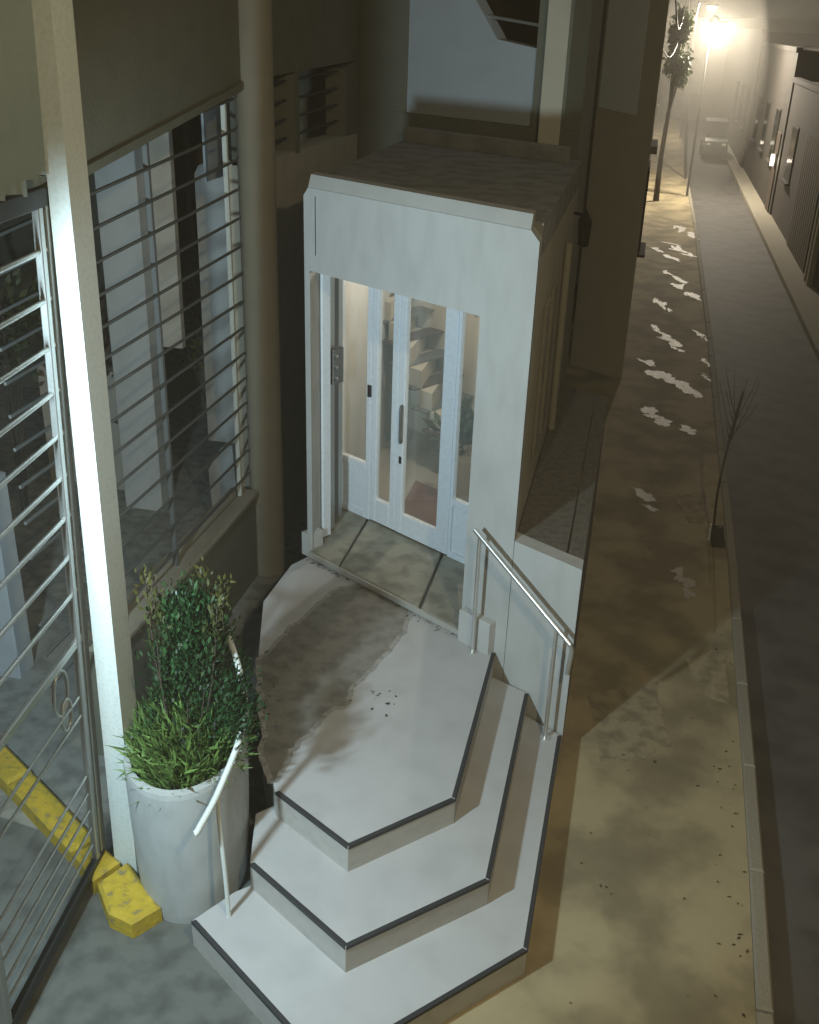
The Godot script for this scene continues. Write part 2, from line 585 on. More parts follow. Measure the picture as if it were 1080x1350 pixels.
func house() -> void:
	var h := thing("corner_house", "olive plastered house with a round pillar and barred openings behind the porch", "house", Vector3(-2.95, 0, -7.5))
	var X := -2.95
	# wall above the openings, its lower edge rising away from the viewer
	var st := mb()
	extr(st, [Vector3(X, 3.62, -3.9), Vector3(X, 4.07, -7.6), Vector3(X, 4.09, -7.8), Vector3(X, 4.15, -10.9), Vector3(X, 7.0, -10.9), Vector3(X, 7.0, -3.9)], Vector3(-0.24, 0, 0))
	put(st, "upper_wall", M.plaster_olive, h)
	st = mb()
	extr(st, [Vector3(X + 0.03, 3.55, -3.9), Vector3(X + 0.03, 4.035, -7.6), Vector3(X + 0.03, 4.085, -7.6), Vector3(X + 0.03, 3.60, -3.9)], Vector3(-0.10, 0, 0))
	put(st, "lintel_trim", M.plaster_olive, h)
	# low wall under the bars
	st = mb()
	extr(st, [Vector3(X, -0.1, -5.0), Vector3(X, -0.1, -7.62), Vector3(X, 0.79, -7.62), Vector3(X, 0.82, -5.0)], Vector3(-0.2, 0, 0))
	put(st, "low_wall", M.plaster_olive, h)
	st = mb()
	box(st, Vector3(X - 0.09, 0.831, -6.31), Vector3(1.31, 0.022, 0.13), Vector3(0, 0.012, 1).normalized(), Vector3(0, 1, -0.012).normalized(), 0.008)
	put(st, "wall_coping", M.plaster_dim, h)
	# round pillar
	st = mb()
	tube(st, [Vector3(-2.90, -0.1, -7.78), Vector3(-2.90, 2.0, -7.78), Vector3(-2.90, 7.0, -7.78)], 0.145, 28)
	put(st, "pillar", M.plaster_dim, h)
	# wall past the pillar, with a high barred opening
	st = mb()
	extr(st, [Vector3(X, -0.1, -7.9), Vector3(X, -0.1, -10.9), Vector3(X, 3.46, -10.9), Vector3(X, 3.5, -7.9)], Vector3(-0.24, 0, 0))
	put(st, "side_wall", M.plaster_mid, h)
	for w in [[-7.9, -8.12], [-8.86, -8.98], [-10.42, -10.9]]:
		st = mb()
		extr(st, [Vector3(X + 0.004, 3.47, w[0]), Vector3(X + 0.004, 3.46, w[1]), Vector3(X + 0.004, 4.16, w[1]), Vector3(X + 0.004, 4.09, w[0])], Vector3(-0.2, 0, 0))
		put(st, "window_jamb", M.plaster_olive, h)
	st = mb()
	extr(st, [Vector3(X - 0.5, 3.3, -8.1), Vector3(X - 0.5, 3.3, -8.84), Vector3(X - 0.5, 4.3, -8.84), Vector3(X - 0.5, 4.3, -8.1)], Vector3(-0.02, 0, 0))
	put(st, "blind", M.panel_white, h)
	for k in 4:
		st = mb()
		var y := 3.58 + 0.15 * k
		tube(st, [Vector3(X - 0.08, y, -8.1), Vector3(X - 0.08, y + 0.03, -10.45)], 0.012, 6)
		put(st, "window_bar", M.dark_metal, h)
	# front of the upper storey behind the porch roof, with the pale stair parapet
	var q := func(x: float, y: float, dn := 0.0) -> Vector3:
		return Vector3(-0.74, y, -9.60) + EX * ((x + 0.74) / EX.x) + EN * dn
	st = mb()
	extr(st, [q.call(-3.2, 3.0), q.call(-0.742, 3.0), q.call(-0.742, 3.70), q.call(-3.2, 3.70)], EN * -0.25)
	put(st, "upper_front", M.plaster_olive, h)
	st = mb()
	extr(st, [q.call(-3.2, 3.702), q.call(-2.40, 3.702), q.call(-2.40, 7.0), q.call(-3.2, 7.0)], EN * -0.25)
	put(st, "corner_pier", M.plaster_olive, h)
	st = mb()
	extr(st, [q.call(-1.05, 3.702), q.call(-0.742, 3.702), q.call(-0.742, 7.0), q.call(-1.05, 7.0)], EN * -0.25)
	put(st, "corner_pier", M.plaster_olive, h)
	st = mb()
	extr(st, [q.call(-2.398, 3.704, -0.04), q.call(-1.052, 3.704, -0.04), q.call(-1.052, 4.34, -0.04), q.call(-1.46, 4.40, -0.04), q.call(-1.70, 4.72, -0.04), q.call(-2.398, 5.6, -0.04)], EN * -0.14)
	put(st, "stair_parapet", M.panel_white, h)
	st = mb()
	extr(st, [q.call(-4.0, 2.9, -1.6), q.call(-1.82, 2.9, -1.6), q.call(-1.82, 7.0, -1.6), q.call(-4.0, 7.0, -1.6)], EN * -0.2)
	put(st, "stairwell_wall", M.wall_brown, h)
	st = mb()
	for y in [4.52, 4.78]:
		tube(st, [q.call(-1.9, y + 0.1, -0.1), q.call(-1.06, y, -0.1)], 0.014, 6)
	tube(st, [q.call(-1.08, 4.3, -0.1), q.call(-1.08, 5.4, -0.1)], 0.016, 6)
	put(st, "stair_railing", M.chrome, h)
	# street side of the upper storey
	st = mb()
	extr(st, [Vector3(-0.74, -0.1, -9.62), Vector3(-0.74, -0.1, -14.1), Vector3(-0.74, 7.0, -14.1), Vector3(-0.74, 7.0, -9.62)], Vector3(-0.22, 0, 0))
	put(st, "street_wall", M.plaster_mid, h)
	# bars of the big opening; the stiles stand between low wall and lintel
	var g := thing("window_grille", "tall grille of level bars between the white post and the round pillar", "grille", Vector3(-2.95, 0.93, -6.0))
	var gx := X - 0.05
	var y := 0.99
	while y < 3.96:
		var s := bar_slope(y)
		st = mb()
		box(st, Vector3(gx, y - s * 1.4, -6.0).lerp(Vector3(gx, y, -7.6), 0.0), Vector3(1.62, 0.0095, 0.008), Vector3(0, s, -1).normalized(), Vector3(0, 1, s).normalized(), 0.003)
		put(st, "bar", M.bar_paint, g)
		y += 0.212
	for w in [[-5.3, 3.84], [-6.17, 3.92], [-7.46, 4.05]]:
		st = mb()
		box(st, Vector3(gx - 0.02, (0.85 + w[1]) / 2.0, w[0]), Vector3((w[1] - 0.85) / 2.0, 0.018, 0.018), Vector3.UP, Vector3.RIGHT, 0.004)
		put(st, "stile", M.post_paint if w[0] != -6.17 else M.grey_metal, g)

func porch() -> void:
	var p := thing("entrance_porch", "pale flat roofed entrance porch with a white glazed door above the steps", "porch", P0)
	var st := mb()
	# front wall round the opening: left strip, band above, right pier
	extr(st, [pe(-0.03, 0, -0.1), pe(0.03, 0, -0.1), pe(0.03, 0, 2.88), pe(1.64, 0, 2.88), pe(1.64, 0, -0.1), pe(2.05, 0, -0.1), pe(2.05, 0, 3.40), pe(1.98, 0, 3.46), pe(0.02, 0, 3.46), pe(-0.03, 0, 3.40)], NORTH * 0.16)
	put(st, "front_wall", M.plaster_front, p)
	# chamfered cap along the top, rough along its edge
	st = mb()
	extr(st, [pe(0.02, 0, 3.462), pe(0.02, 0.07, 3.54), pe(0.02, 0.2, 3.54), pe(0.02, 0.2, 3.462)], EX * 1.96)
	put(st, "coping", M.plaster, p)
	st = mb()
	extr(st, [pe(0.09, -0.003, 3.0), pe(0.098, -0.003, 3.0), pe(0.098, -0.003, 3.4), pe(0.12, 0.02, 3.46), pe(0.112, 0.02, 3.46), pe(0.09, -0.003, 3.4)], NORTH * 0.004)
	put(st, "crack", M.nosing, p)
	# roof and its low rims
	st = mb()
	extr(st, [pe(-0.03, 0.164, 3.28), pe(2.05, 0.164, 3.28), pe(2.05, 3.4, 3.28), pe(-0.03, 3.4, 3.28)], Vector3.UP * 0.2)
	put(st, "roof", M.roofing, p)
	st = mb()
	extr(st, [pe(0.0, 3.05, 3.482), pe(1.94, 3.05, 3.482), pe(1.94, 3.2, 3.482), pe(0.0, 3.2, 3.482)], Vector3.UP * 0.12)
	put(st, "roof_rim", M.roofing, p)
	# side walls
	st = mb()
	extr(st, [pe(2.05, 0.164, -0.1), pe(2.05, 3.3, -0.1), pe(2.05, 3.3, 3.278), pe(2.05, 0.164, 3.278)], EX * -0.14)
	put(st, "side_wall", M.plaster_mid, p)
	st = mb()
	extr(st, [pe(-0.03, 0.164, -0.1), pe(-0.03, 3.3, -0.1), pe(-0.03, 3.3, 3.278), pe(-0.03, 0.164, 3.278)], EX * 0.06)
	put(st, "side_wall", M.plaster, p)
	st = mb()
	extr(st, [pe(0.034, 3.1, 0.5), pe(1.9, 3.1, 0.5), pe(1.9, 3.1, 3.276), pe(0.034, 3.1, 3.276)], NORTH * 0.15)
	put(st, "back_wall", M.beige, p)
	st = mb()
	extr(st, [pe(1.88, 0.95, 0.6), pe(1.88, 3.08, 0.6), pe(1.88, 3.08, 3.27), pe(1.88, 0.95, 3.27)], EX * 0.024)
	put(st, "inner_lining", M.beige, p)
	st = mb()
	extr(st, [pe(0.034, 0.94, 0.3), pe(1.878, 0.94, 0.3), pe(1.878, 3.09, 0.3), pe(0.034, 3.09, 0.3)], Vector3.UP * 0.28)
	put(st, "inner_floor", M.tile, p)
	# three threshold slabs with a light front edge
	var cuts := [0.0, 0.36, 1.24, 1.66]
	for k in 3:
		st = mb()
		slab(st, [p2(pe(cuts[k] + 0.012, -0.025, 0)), p2(pe(cuts[k + 1] - 0.012, -0.025, 0)), p2(pe(cuts[k + 1] - 0.012, 0.87, 0)), p2(pe(cuts[k] + 0.012, 0.87, 0))], 0.45, 0.602, 0.008)
		put(st, "threshold_slab", M.threshold, p)
	st = mb()
	extr(st, [pe(0.0, -0.012, 0.3), pe(1.66, -0.012, 0.3), pe(1.66, 0.93, 0.3), pe(0.0, 0.93, 0.3)], Vector3.UP * 0.284)
	put(st, "threshold_bed", M.nosing, p)
	st = mb()
	box(st, pe(0.83, -0.035, 0.572), Vector3(0.83, 0.022, 0.008), EX, Vector3.UP)
	put(st, "threshold_edge", M.riser, p)
	# foot of the left jamb and of the right pier
	st = mb()
	box(st, pe(0.0, 0.06, 0.64), Vector3(0.045, 0.10, 0.075), EX, Vector3.UP, 0.0)
	put(st, "plinth", M.plaster, p)
	st = mb()
	box(st, pe(1.80, -0.03, 0.63), Vector3(0.14, 0.16, 0.045), EX, Vector3.UP, 0.006)
	put(st, "plinth", M.plaster, p)
	glazed_front(p)
	# annex beside the porch: the wall under the handrail with its dusty top
	st = mb()
	extr(st, [pe(2.054, 0.0, -0.1), pe(2.595, 0.0, -0.1), pe(2.595, 0.0, 1.455), pe(2.054, 0.0, 1.455)], NORTH * 0.14)
	put(st, "annex_front", M.plaster_front, p)
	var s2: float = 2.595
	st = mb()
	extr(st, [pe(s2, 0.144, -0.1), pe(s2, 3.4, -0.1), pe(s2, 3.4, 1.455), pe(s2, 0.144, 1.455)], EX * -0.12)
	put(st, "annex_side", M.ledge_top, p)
	st = mb()
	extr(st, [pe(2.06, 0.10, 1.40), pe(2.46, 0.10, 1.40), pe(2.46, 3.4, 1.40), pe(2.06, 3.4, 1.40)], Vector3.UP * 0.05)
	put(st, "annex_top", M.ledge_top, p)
	# pipe, lantern and a blind window on the street side of the porch
	st = mb()
	tube(st, [pe(2.09, 2.2, 1.45), pe(2.09, 2.2, 3.0)], 0.03, 10)
	put(st, "downpipe", M.plaster_dim, p)
	for w in [[0.75, 1.0], [1.25, 1.5]]:
		st = mb()
		extr(st, [pe(2.053, w[0], 1.75), pe(2.053, w[1], 1.75), pe(2.053, w[1], 2.85), pe(2.053, w[0], 2.85)], EX * 0.025)
		put(st, "side_frame", M.plaster_dim, p)
	st = mb()
	oval(st, pe(2.17, 3.0, 2.85), EX * 0.07, NORTH * 0.07, [Vector2(0.1, -0.02), Vector2(0.8, 0.0), Vector2(1.0, 0.2), Vector2(0.9, 0.22), Vector2(0.05, 0.3)], 10)
	box(st, pe(2.08, 3.0, 3.1), Vector3(0.08, 0.012, 0.012), EX, Vector3.UP)
	put(st, "wall_lantern", M.black, p)

func glazed_front(p: Node3D) -> void:
	var D := 0.88
	var fr := func(st: SurfaceTool, s0: float, s1: float, y0: float, y1: float, dp := 0.0, th := 0.05) -> void:
		var c: Vector3 = pe((s0 + s1) / 2.0, D + dp, (y0 + y1) / 2.0)
		box(st, c, Vector3((y1 - y0) / 2.0, (s1 - s0) / 2.0, th / 2.0), Vector3.UP, EX, 0.006)
	var y0 := 0.606
	# left sidelight, leaf pair, right sidelight
	var st := mb()
	fr.call(st, 0.0, 0.045, y0, 2.98)
	fr.call(st, 0.34, 0.395, y0, 2.98)
	fr.call(st, 0.045, 0.34, y0, y0 + 0.05)
	fr.call(st, 0.045, 0.34, 1.06, 1.115)
	fr.call(st, 1.30, 1.33, y0, 2.98)
	fr.call(st, 1.56, 1.61, y0, 2.98)
	fr.call(st, 1.33, 1.56, y0, y0 + 0.05)
	fr.call(st, 1.33, 1.56, 1.07, 1.125)
	var f := put(st, "door_frame", M.aluminium, p)
	for w in [[0.047, 0.338], [1.332, 1.558]]:
		st = mb()
		fr.call(st, w[0], w[1], y0 + 0.052, 1.058, 0.0, 0.02)
		put(st, "lower_panel", M.aluminium, f)
		st = mb()
		fr.call(st, w[0], w[1], 1.127, 2.97, 0.0, 0.006)
		put(st, "pane", M.glass, f)
	st = mb()
	fr.call(st, 0.400, 0.465, y0 + 0.01, 2.97, 0.004)
	fr.call(st, 0.63, 0.70, y0 + 0.01, 2.97, 0.004)
	fr.call(st, 0.465, 0.63, y0 + 0.01, 0.82, 0.004)
	var a := put(st, "narrow_door", M.aluminium, p)
	st = mb()
	fr.call(st, 0.466, 0.629, 0.822, 2.96, 0.004, 0.006)
	put(st, "pane", M.glass, a)
	st = mb()
	box(st, pe(0.365, D - 0.035, 1.78), Vector3(0.05, 0.016, 0.012), Vector3.UP, EX, 0.004)
	put(st, "lock", M.black, a)
	st = mb()
	fr.call(st, 0.704, 0.775, y0 + 0.01, 2.97, 0.0)
	fr.call(st, 1.17, 1.296, y0 + 0.01, 2.97, 0.0)
	fr.call(st, 0.775, 1.17, y0 + 0.01, 0.79, 0.0)
	var b := put(st, "main_door", M.aluminium, p)
	st = mb()
	fr.call(st, 0.776, 1.169, 0.792, 2.96, 0.0, 0.006)
	put(st, "pane", M.glass, b)
	st = mb()
	tube(st, smooth([pe(0.74, D - 0.03, 1.75), pe(0.74, D - 0.08, 1.74), pe(0.74, D - 0.085, 1.6), pe(0.74, D - 0.08, 1.46), pe(0.74, D - 0.03, 1.45)]), 0.012, 8)
	put(st, "handle", M.grey_metal, b)
	st = mb()
	box(st, pe(0.735, D - 0.03, 1.28), Vector3(0.03, 0.014, 0.008), Vector3.UP, EX, 0.004)
	put(st, "keyhole", M.black, b)
	# folded iron shutter against the left jamb, with its lock box
	var g := thing("folded_shutter", "folded metal security shutter with a lock box beside the porch door", "shutter", pe(0.1, 0.5, 0.61))
	for k in 4:
		st = mb()
		var d: float = 0.28 + 0.13 * k
		box(st, pe(0.075, d, 1.74), Vector3(1.12, 0.012, 0.045 - 0.006 * k), Vector3.UP, EX, 0.006)
		put(st, "shutter_leaf", [M.aluminium, M.galvanised, M.grey_metal, M.galvanised][k], g)
	st = mb()
	box(st, pe(0.12, 0.45, 2.06), Vector3(0.14, 0.035, 0.06), Vector3.UP, EX, 0.01)
	put(st, "lock_box", M.grey_metal, g)
	for k in 3:
		st = mb()
		oval(st, pe(0.145, 0.40, 1.97 + 0.09 * k), Vector3(0.02, 0, 0), Vector3(0, 0, 0.02), [Vector2(0.05, 0.02), Vector2(0.8, 0.015), Vector2(1, 0), Vector2(0.8, -0.015), Vector2(0.05, -0.02)], 10)
		put(st, "lock_knob", M.chrome, g)
	# inside, with its ceiling lamp lit
	var cl := thing("ceiling_lamp", "round ceiling lamp lit inside the glazed porch", "ceiling lamp", pe(0.95, 2.0, 3.27))
	st = mb()
	oval(st, pe(0.95, 2.0, 3.18), EX * 0.13, EN * 0.13, [Vector2(0.02, -0.03), Vector2(0.7, -0.02), Vector2(1.0, 0.03), Vector2(1.0, 0.098)], 20)
	put(st, "lamp_shade", glow(Color(1.0, 0.95, 0.86), 1.2), cl)
	var om := OmniLight3D.new()
	om.name = "ceiling_lamp_light"
	add_child(om)
	om.position = pe(0.95, 2.0, 3.19)
	om.light_color = Color(1.0, 0.96, 0.88)
	om.light_energy = 1.25
	om.omni_range = 20.0
	om.omni_attenuation = 2.0
	om.light_size = 0.02
	om.shadow_enabled = true
	st = mb()
	extr(st, [pe(0.62, 1.0, 0.581), pe(1.30, 1.0, 0.581), pe(1.30, 1.95, 0.581), pe(0.62, 1.95, 0.581)], Vector3.UP * 0.012)
	tag(put(st, "doormat", M.mat_red), "red brown doormat on the tiles inside the glazed door", "doormat")
	var sh := thing("inner_stair", "pale stair rising to the left at the back of the glazed porch", "stair", pe(0.5, 2.6, 0.58))
	for k in 8:
		st = mb()
		var s0: float = 1.12 - 0.145 * k
		extr(st, [pe(s0, 2.35, 0.59 + 0.19 * k), pe(s0 - 0.165, 2.35, 0.59 + 0.19 * k), pe(s0 - 0.165, 2.35, 0.77 + 0.19 * k), pe(s0, 2.35, 0.77 + 0.19 * k)], NORTH * 0.68)
		put(st, "stair_step", M.beige, sh)
		st = mb()
		box(st, pe(s0 - 0.08, 2.69, 0.778 + 0.19 * k), Vector3(0.095, 0.008, 0.36), EX, Vector3.UP)
		put(st, "stair_tread", M.wood_dark if k % 2 else M.grey_metal, sh)
	var pot := thing("potted_plant", "dark leafy plant in a clay pot on the porch floor", "potted plant", pe(1.22, 2.0, 0.58))
	st = mb()
	oval(st, pe(1.22, 2.0, 0.58), Vector3(0.17, 0, 0), Vector3(0, 0, 0.17), [Vector2(0.01, 0.0), Vector2(0.7, 0.0), Vector2(1.0, 0.42), Vector2(1.1, 0.43), Vector2(1.1, 0.5), Vector2(0.9, 0.5), Vector2(0.9, 0.44), Vector2(0.01, 0.43)], 20)
	put(st, "pot", M.clay, pot)
	var pl := []
	var ti := []
	for k in 130:
		var dirv := Vector3(rng.randfn(), absf(rng.randfn()) + 0.6, rng.randfn()).normalized()
		var at := pe(1.22, 2.0, 1.02) + dirv * rng.randf_range(0.05, 0.36) + Vector3.UP * 0.05
		pl.append(Transform3D(leafy(dirv, 0.4), at))
		var t := rng.randf_range(0.5, 1.2)
		ti.append(Color(0.05 * t, 0.075 * t, 0.04 * t))
	scatter("leaves", leaf_mesh(0.06, 0.17), M.leaf, pl, ti, pot)
	var gar := thing("wall_garland", "thin dark floral garland hanging on the back wall of the porch", "garland", pe(0.7, 3.08, 2.2))
	for k in 9:
		st = mb()
		var c := pe(0.42 + 0.075 * k, 3.07, 2.42 - 0.05 * k * 0.9 + 0.05 * sin(k * 2.1))
		oval(st, c, EX * 0.03, Vector3(0, 0, 0.02), [Vector2(0.05, -0.03), Vector2(1, 0), Vector2(0.05, 0.03)], 8)
		put(st, "flower", M.wood_dark, gar)

func steps() -> void:
	var o := thing("entrance_steps", "three angular concrete steps with dark nosings, and a wide landing, before the porch", "steps", Vector3(-1.2, 0, -5.0))
	var land := [Vector2(-1.63, -4.36), Vector2(-1.11, -4.045), Vector2(-0.62, -4.56), Vector2(-0.62, -6.12), p2(pe(1.98, 0.01, 0)), p2(pe(0.0, 0.01, 0)), Vector2(-2.40, -6.95), Vector2(-2.42, -6.35), Vector2(-2.22, -5.70), Vector2(-1.93, -4.95)]
	var mid := [Vector2(-1.645, -3.975), Vector2(-0.985, -3.56), Vector2(-0.355, -4.18), Vector2(-0.352, -5.95), Vector2(-0.66, -6.1), Vector2(-1.2, -5.0), Vector2(-1.75, -4.35)]
	var low := [Vector2(-1.87, -3.68), Vector2(-0.93, -3.03), Vector2(-0.105, -3.93), Vector2(-0.092, -5.78), Vector2(-0.40, -5.97), Vector2(-1.0, -4.6), Vector2(-1.72, -3.93)]
	var all := [[low, -0.1, 0.18, 3], [mid, 0.0, 0.36, 3], [land, 0.0, 0.54, 3]]
	for w in all:
		var st := mb()
		slab(st, w[0], w[1], w[2] - 0.022)
		put(st, "riser", M.riser, o)
		st = mb()
		slab(st, w[0], w[2] - 0.021, w[2], 0.004)
		var tread := put(st, "tread", M.tread, o)
		# dark anti-slip strips let into the front edges
		for i in w[3]:
			var a: Vector2 = w[0][i]
			var b: Vector2 = w[0][i + 1]
			var e := (b - a).normalized()
			var inn := Vector2(e.y, -e.x)
			var s := 0.002
			st = mb()
			var q := [a - inn * 0.004 + e * s, b - inn * 0.004 - e * s, b + inn * 0.022 - e * s * 6, a + inn * 0.022 + e * s * 6]
			slab(st, q, w[2] - 0.017, w[2] + 0.003, 0.002)
			put(st, "nosing", M.nosing, tread)

	# wet stain and the shrub's cast shadow, painted together as one dark patch
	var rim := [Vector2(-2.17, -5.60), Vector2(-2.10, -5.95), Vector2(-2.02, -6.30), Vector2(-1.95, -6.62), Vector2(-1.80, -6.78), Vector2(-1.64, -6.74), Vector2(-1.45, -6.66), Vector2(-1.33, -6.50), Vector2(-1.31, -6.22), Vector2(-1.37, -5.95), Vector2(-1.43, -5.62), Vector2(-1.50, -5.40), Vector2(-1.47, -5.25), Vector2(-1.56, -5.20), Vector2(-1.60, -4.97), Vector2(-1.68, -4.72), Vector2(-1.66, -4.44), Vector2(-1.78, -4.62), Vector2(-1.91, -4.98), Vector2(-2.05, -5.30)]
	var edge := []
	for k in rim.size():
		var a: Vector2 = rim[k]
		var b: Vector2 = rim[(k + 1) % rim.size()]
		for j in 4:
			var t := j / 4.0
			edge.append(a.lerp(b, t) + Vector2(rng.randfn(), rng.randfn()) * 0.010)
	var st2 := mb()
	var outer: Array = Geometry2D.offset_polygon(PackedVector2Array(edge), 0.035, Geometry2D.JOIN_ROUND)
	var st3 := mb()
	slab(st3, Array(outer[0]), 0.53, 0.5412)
	put(st3, "stain_shade_rim", mat(lin(0.36, 0.36, 0.35), 0.5, stone_light(null), 0.5), o)  # paler rim round the painted stain and shadow
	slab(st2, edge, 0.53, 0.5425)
	put(st2, "stain_and_shade", mat(lin(0.235, 0.23, 0.205), 0.4, stone_light(null), 1.3), o)

func gate_side() -> void:
	# white post, lit on its front
	var st := mb()
	var front := [Vector3(-2.525, -0.1, -4.07), Vector3(-2.388, -0.1, -4.07), Vector3(-2.352, 4.0, -4.07), Vector3(-2.34, 5.2, -4.07), Vector3(-2.425, 5.2, -4.07)]
	extr(st, front, Vector3(0, 0, -0.17))
	var post := thing("gate_post", "tall square white gate post lit on its front", "gate post", Vector3(-2.47, 0, -4.16))
	put(st, "post", M.post_paint, post)
	# gate leaf, standing half open towards the viewer
	var g := thing("barred_gate", "open metal gate with slanting bars at the left edge of the picture", "gate", Vector3(-2.6, 0, -4.07))
	var A := Vector3(-2.605, 0, -4.07)
	var d := Vector3(0.126, 0, 1.17)
	var dn := d.normalized()
	var LU := Vector3(0.034, 1, 0)                              # the leaf hangs a little out of plumb
	for w in [[0.0, 0.03], [0.075, 0.02]]:
		st = mb()
		var c: Vector3 = A + dn * w[0]
		box(st, c + LU * 1.99, Vector3(1.86, w[1], 0.018), LU, dn, 0.004)
		put(st, "stile", M.galvanised, g)
	st = mb()
	box(st, A + d + LU * 1.99, Vector3(1.86, 0.025, 0.018), LU, dn, 0.004)
	put(st, "stile", M.galvanised, g)
	for y in [0.12, 3.82]:
		st = mb()
		box(st, A + d * 0.5 + LU * y, Vector3(d.length() * 0.5, 0.04, 0.02), dn, LU, 0.004)
		put(st, "rail", M.dark_metal, g)
	var y2 := 3.6
	while y2 > 1.7:
		st = mb()
		tube(st, [A + LU * y2, A + d + LU * y2], 0.0125, 7)
		put(st, "bar", M.galvanised, g)
		y2 -= 0.212
	st = mb()
	box(st, A + d * 0.5 + LU * 1.62, Vector3(d.length() * 0.5, 0.022, 0.012), dn, LU, 0.004)
	put(st, "rail", M.galvanised, g)
	for w in [0.28, 0.40, 0.53, 0.65, 0.77, 1.18, 1.30]:
		st = mb()
		tube(st, [A + dn * 0.11 + LU * w, A + d + LU * w], 0.0085, 6)
		put(st, "bar", M.galvanised, g)
	# scrolls in the middle of the leaf
	for w in [[0.30, 1.46, 0.10], [0.26, 1.30, 0.07]]:
		st = mb()
		var ring := []
		for k in 15:
			var a2 := TAU * k / 14.0
			ring.append(A + dn * (w[0] + cos(a2) * w[2] * 0.8) + LU * (w[1] + sin(a2) * w[2] * 1.3))
		tube(st, ring, 0.009, 6)
		put(st, "scroll", M.galvanised, g)
	# corrugated sheets above the gate
	var c := thing("corrugated_screen", "pale corrugated sheets with a ragged lower edge hung above the gate", "screen", Vector3(-2.6, 3.9, -3.9))
	for k in 7:
		st = mb()
		var t := A + dn * (-0.02 + 0.19 * k)
		var cut := rng.randf_range(-0.03, 0.03)
		for j in 4:
			var u0 := t + dn * (0.046 * j) + Vector3(0.035 if j % 2 else -0.035, 0, 0)
			var u1 := t + dn * (0.046 * (j + 1)) + Vector3(-0.035 if j % 2 else 0.035, 0, 0)
			var lo := 3.89 + cut + rng.randf_range(-0.015, 0.015)
			extr(st, [u0 + LU * lo, u1 + LU * lo, u1 + LU * 5.6, u0 + LU * 5.6], Vector3(-0.003, 0, 0))
		put(st, "sheet", M.sheet, c)
	# yellow kerb blocks
	var blocks := [[Vector2(-2.43, -4.05), Vector2(-2.10, -3.79), Vector2(-2.20, -3.64), Vector2(-2.36, -3.68), Vector2(-2.52, -3.86)], [Vector2(-2.68, -4.16), Vector2(-2.47, -4.04), Vector2(-2.55, -3.87), Vector2(-2.76, -4.03)], [Vector2(-3.36, -4.61), Vector2(-2.70, -4.18), Vector2(-2.78, -4.04), Vector2(-3.44, -4.46)], [Vector2(-4.1, -5.07), Vector2(-3.38, -4.62), Vector2(-3.46, -4.47), Vector2(-4.16, -4.92)]]
	var tell := ["yellow painted kerb block in front of the white gate post", "small yellow kerb block left of the gate post foot", "worn yellow kerb seen through the lower gate bars", "yellow kerb at the left edge behind the gate"]
	for k in 4:
		st = mb()
		slab(st, blocks[k], -0.1, 0.12, 0.02)
		tag(put(st, "kerb_block", M.yellow), tell[k], "kerb block", "yellow kerb blocks by the gate")
	# curved rail on the left of the steps
	var r := thing("curved_handrail", "thin curved white handrail on one post before the planter", "handrail", Vector3(-1.69, 0.18, -3.76))
	st = mb()
	tube(st, smooth([Vector3(-1.775, 0.87, -3.61), Vector3(-1.765, 0.885, -3.64), Vector3(-1.735, 0.97, -3.84), Vector3(-1.70, 1.19, -4.12), Vector3(-1.79, 1.33, -4.32), Vector3(-1.93, 1.42, -4.52), Vector3(-2.07, 1.45, -4.72), Vector3(-2.25, 1.45, -4.82), Vector3(-2.42, 1.45, -4.86)], 8), 0.017, 10)
	put(st, "rail", M.post_paint, r)
	st = mb()
	tube(st, smooth([Vector3(-1.69, 0.18, -3.76), Vector3(-1.70, 0.5, -3.765), Vector3(-1.725, 0.80, -3.79), Vector3(-1.74, 0.95, -3.83)], 4), 0.013, 8)
	put(st, "post", M.post_paint, r)
	st = mb()
	tube(st, [Vector3(-2.30, 0.0, -4.84), Vector3(-2.30, 1.45, -4.84)], 0.013, 8)
	put(st, "post", M.post_paint, r)
	# straight rail on the right
	r = thing("straight_handrail", "straight metal handrail on two posts beside the porch wall", "handrail", Vector3(-0.78, 0.54, -6.08))
	var A2 := Vector3(-0.815, 1.49, -6.10)
	var B2 := Vector3(-0.095, 0.985, -5.655)
	st = mb()
	tube(st, [A2, B2], 0.0175, 12)
	put(st, "rail", M.chrome, r)
	st = mb()
	tube(st, smooth([B2, B2 + Vector3(0.012, -0.03, 0.0), B2 + Vector3(0.01, -0.10, -0.01), B2 + Vector3(0.0, -0.24, -0.03)], 4), 0.017, 10)
	put(st, "rail_end", M.chrome, r)
	for w in [[Vector3(-0.775, 0.54, -6.085), 0.055], [Vector3(-0.195, 0.18, -5.72), 0.86]]:
		st = mb()
		var top := A2.lerp(B2, w[1])
		tube(st, [w[0], Vector3(top.x, top.y - 0.01, top.z)], 0.014, 10)
		var pp := put(st, "post", M.chrome, r)
		st = mb()
		oval(st, w[0], Vector3(0.035, 0, 0), Vector3(0, 0, 0.035), [Vector2(1, 0.0), Vector2(1, 0.008), Vector2(0.4, 0.012)], 14)
		put(st, "foot_plate", M.chrome, pp)
	# oval planter
	var pc := Vector3(-2.085, 0, -4.22)
	var ax := Vector3(0.80, 0, -0.60) * 0.345
	var az := Vector3(0.42, 0, 0.907) * 0.46
	var pl := thing("planter", "large grey oval concrete planter beside the white gate post", "planter", pc)
	st = mb()
	oval(st, pc, ax, az, [Vector2(0.90, -0.05), Vector2(0.93, 0.05), Vector2(0.98, 0.5), Vector2(1.0, 0.90), Vector2(0.99, 0.93), Vector2(0.90, 0.935), Vector2(0.885, 0.92), Vector2(0.87, 0.70)], 56)
	put(st, "pot", M.planter, pl)
	st = mb()
	oval(st, pc, ax, az, [Vector2(0.875, 0.78), Vector2(0.5, 0.82), Vector2(0.01, 0.83)], 40)
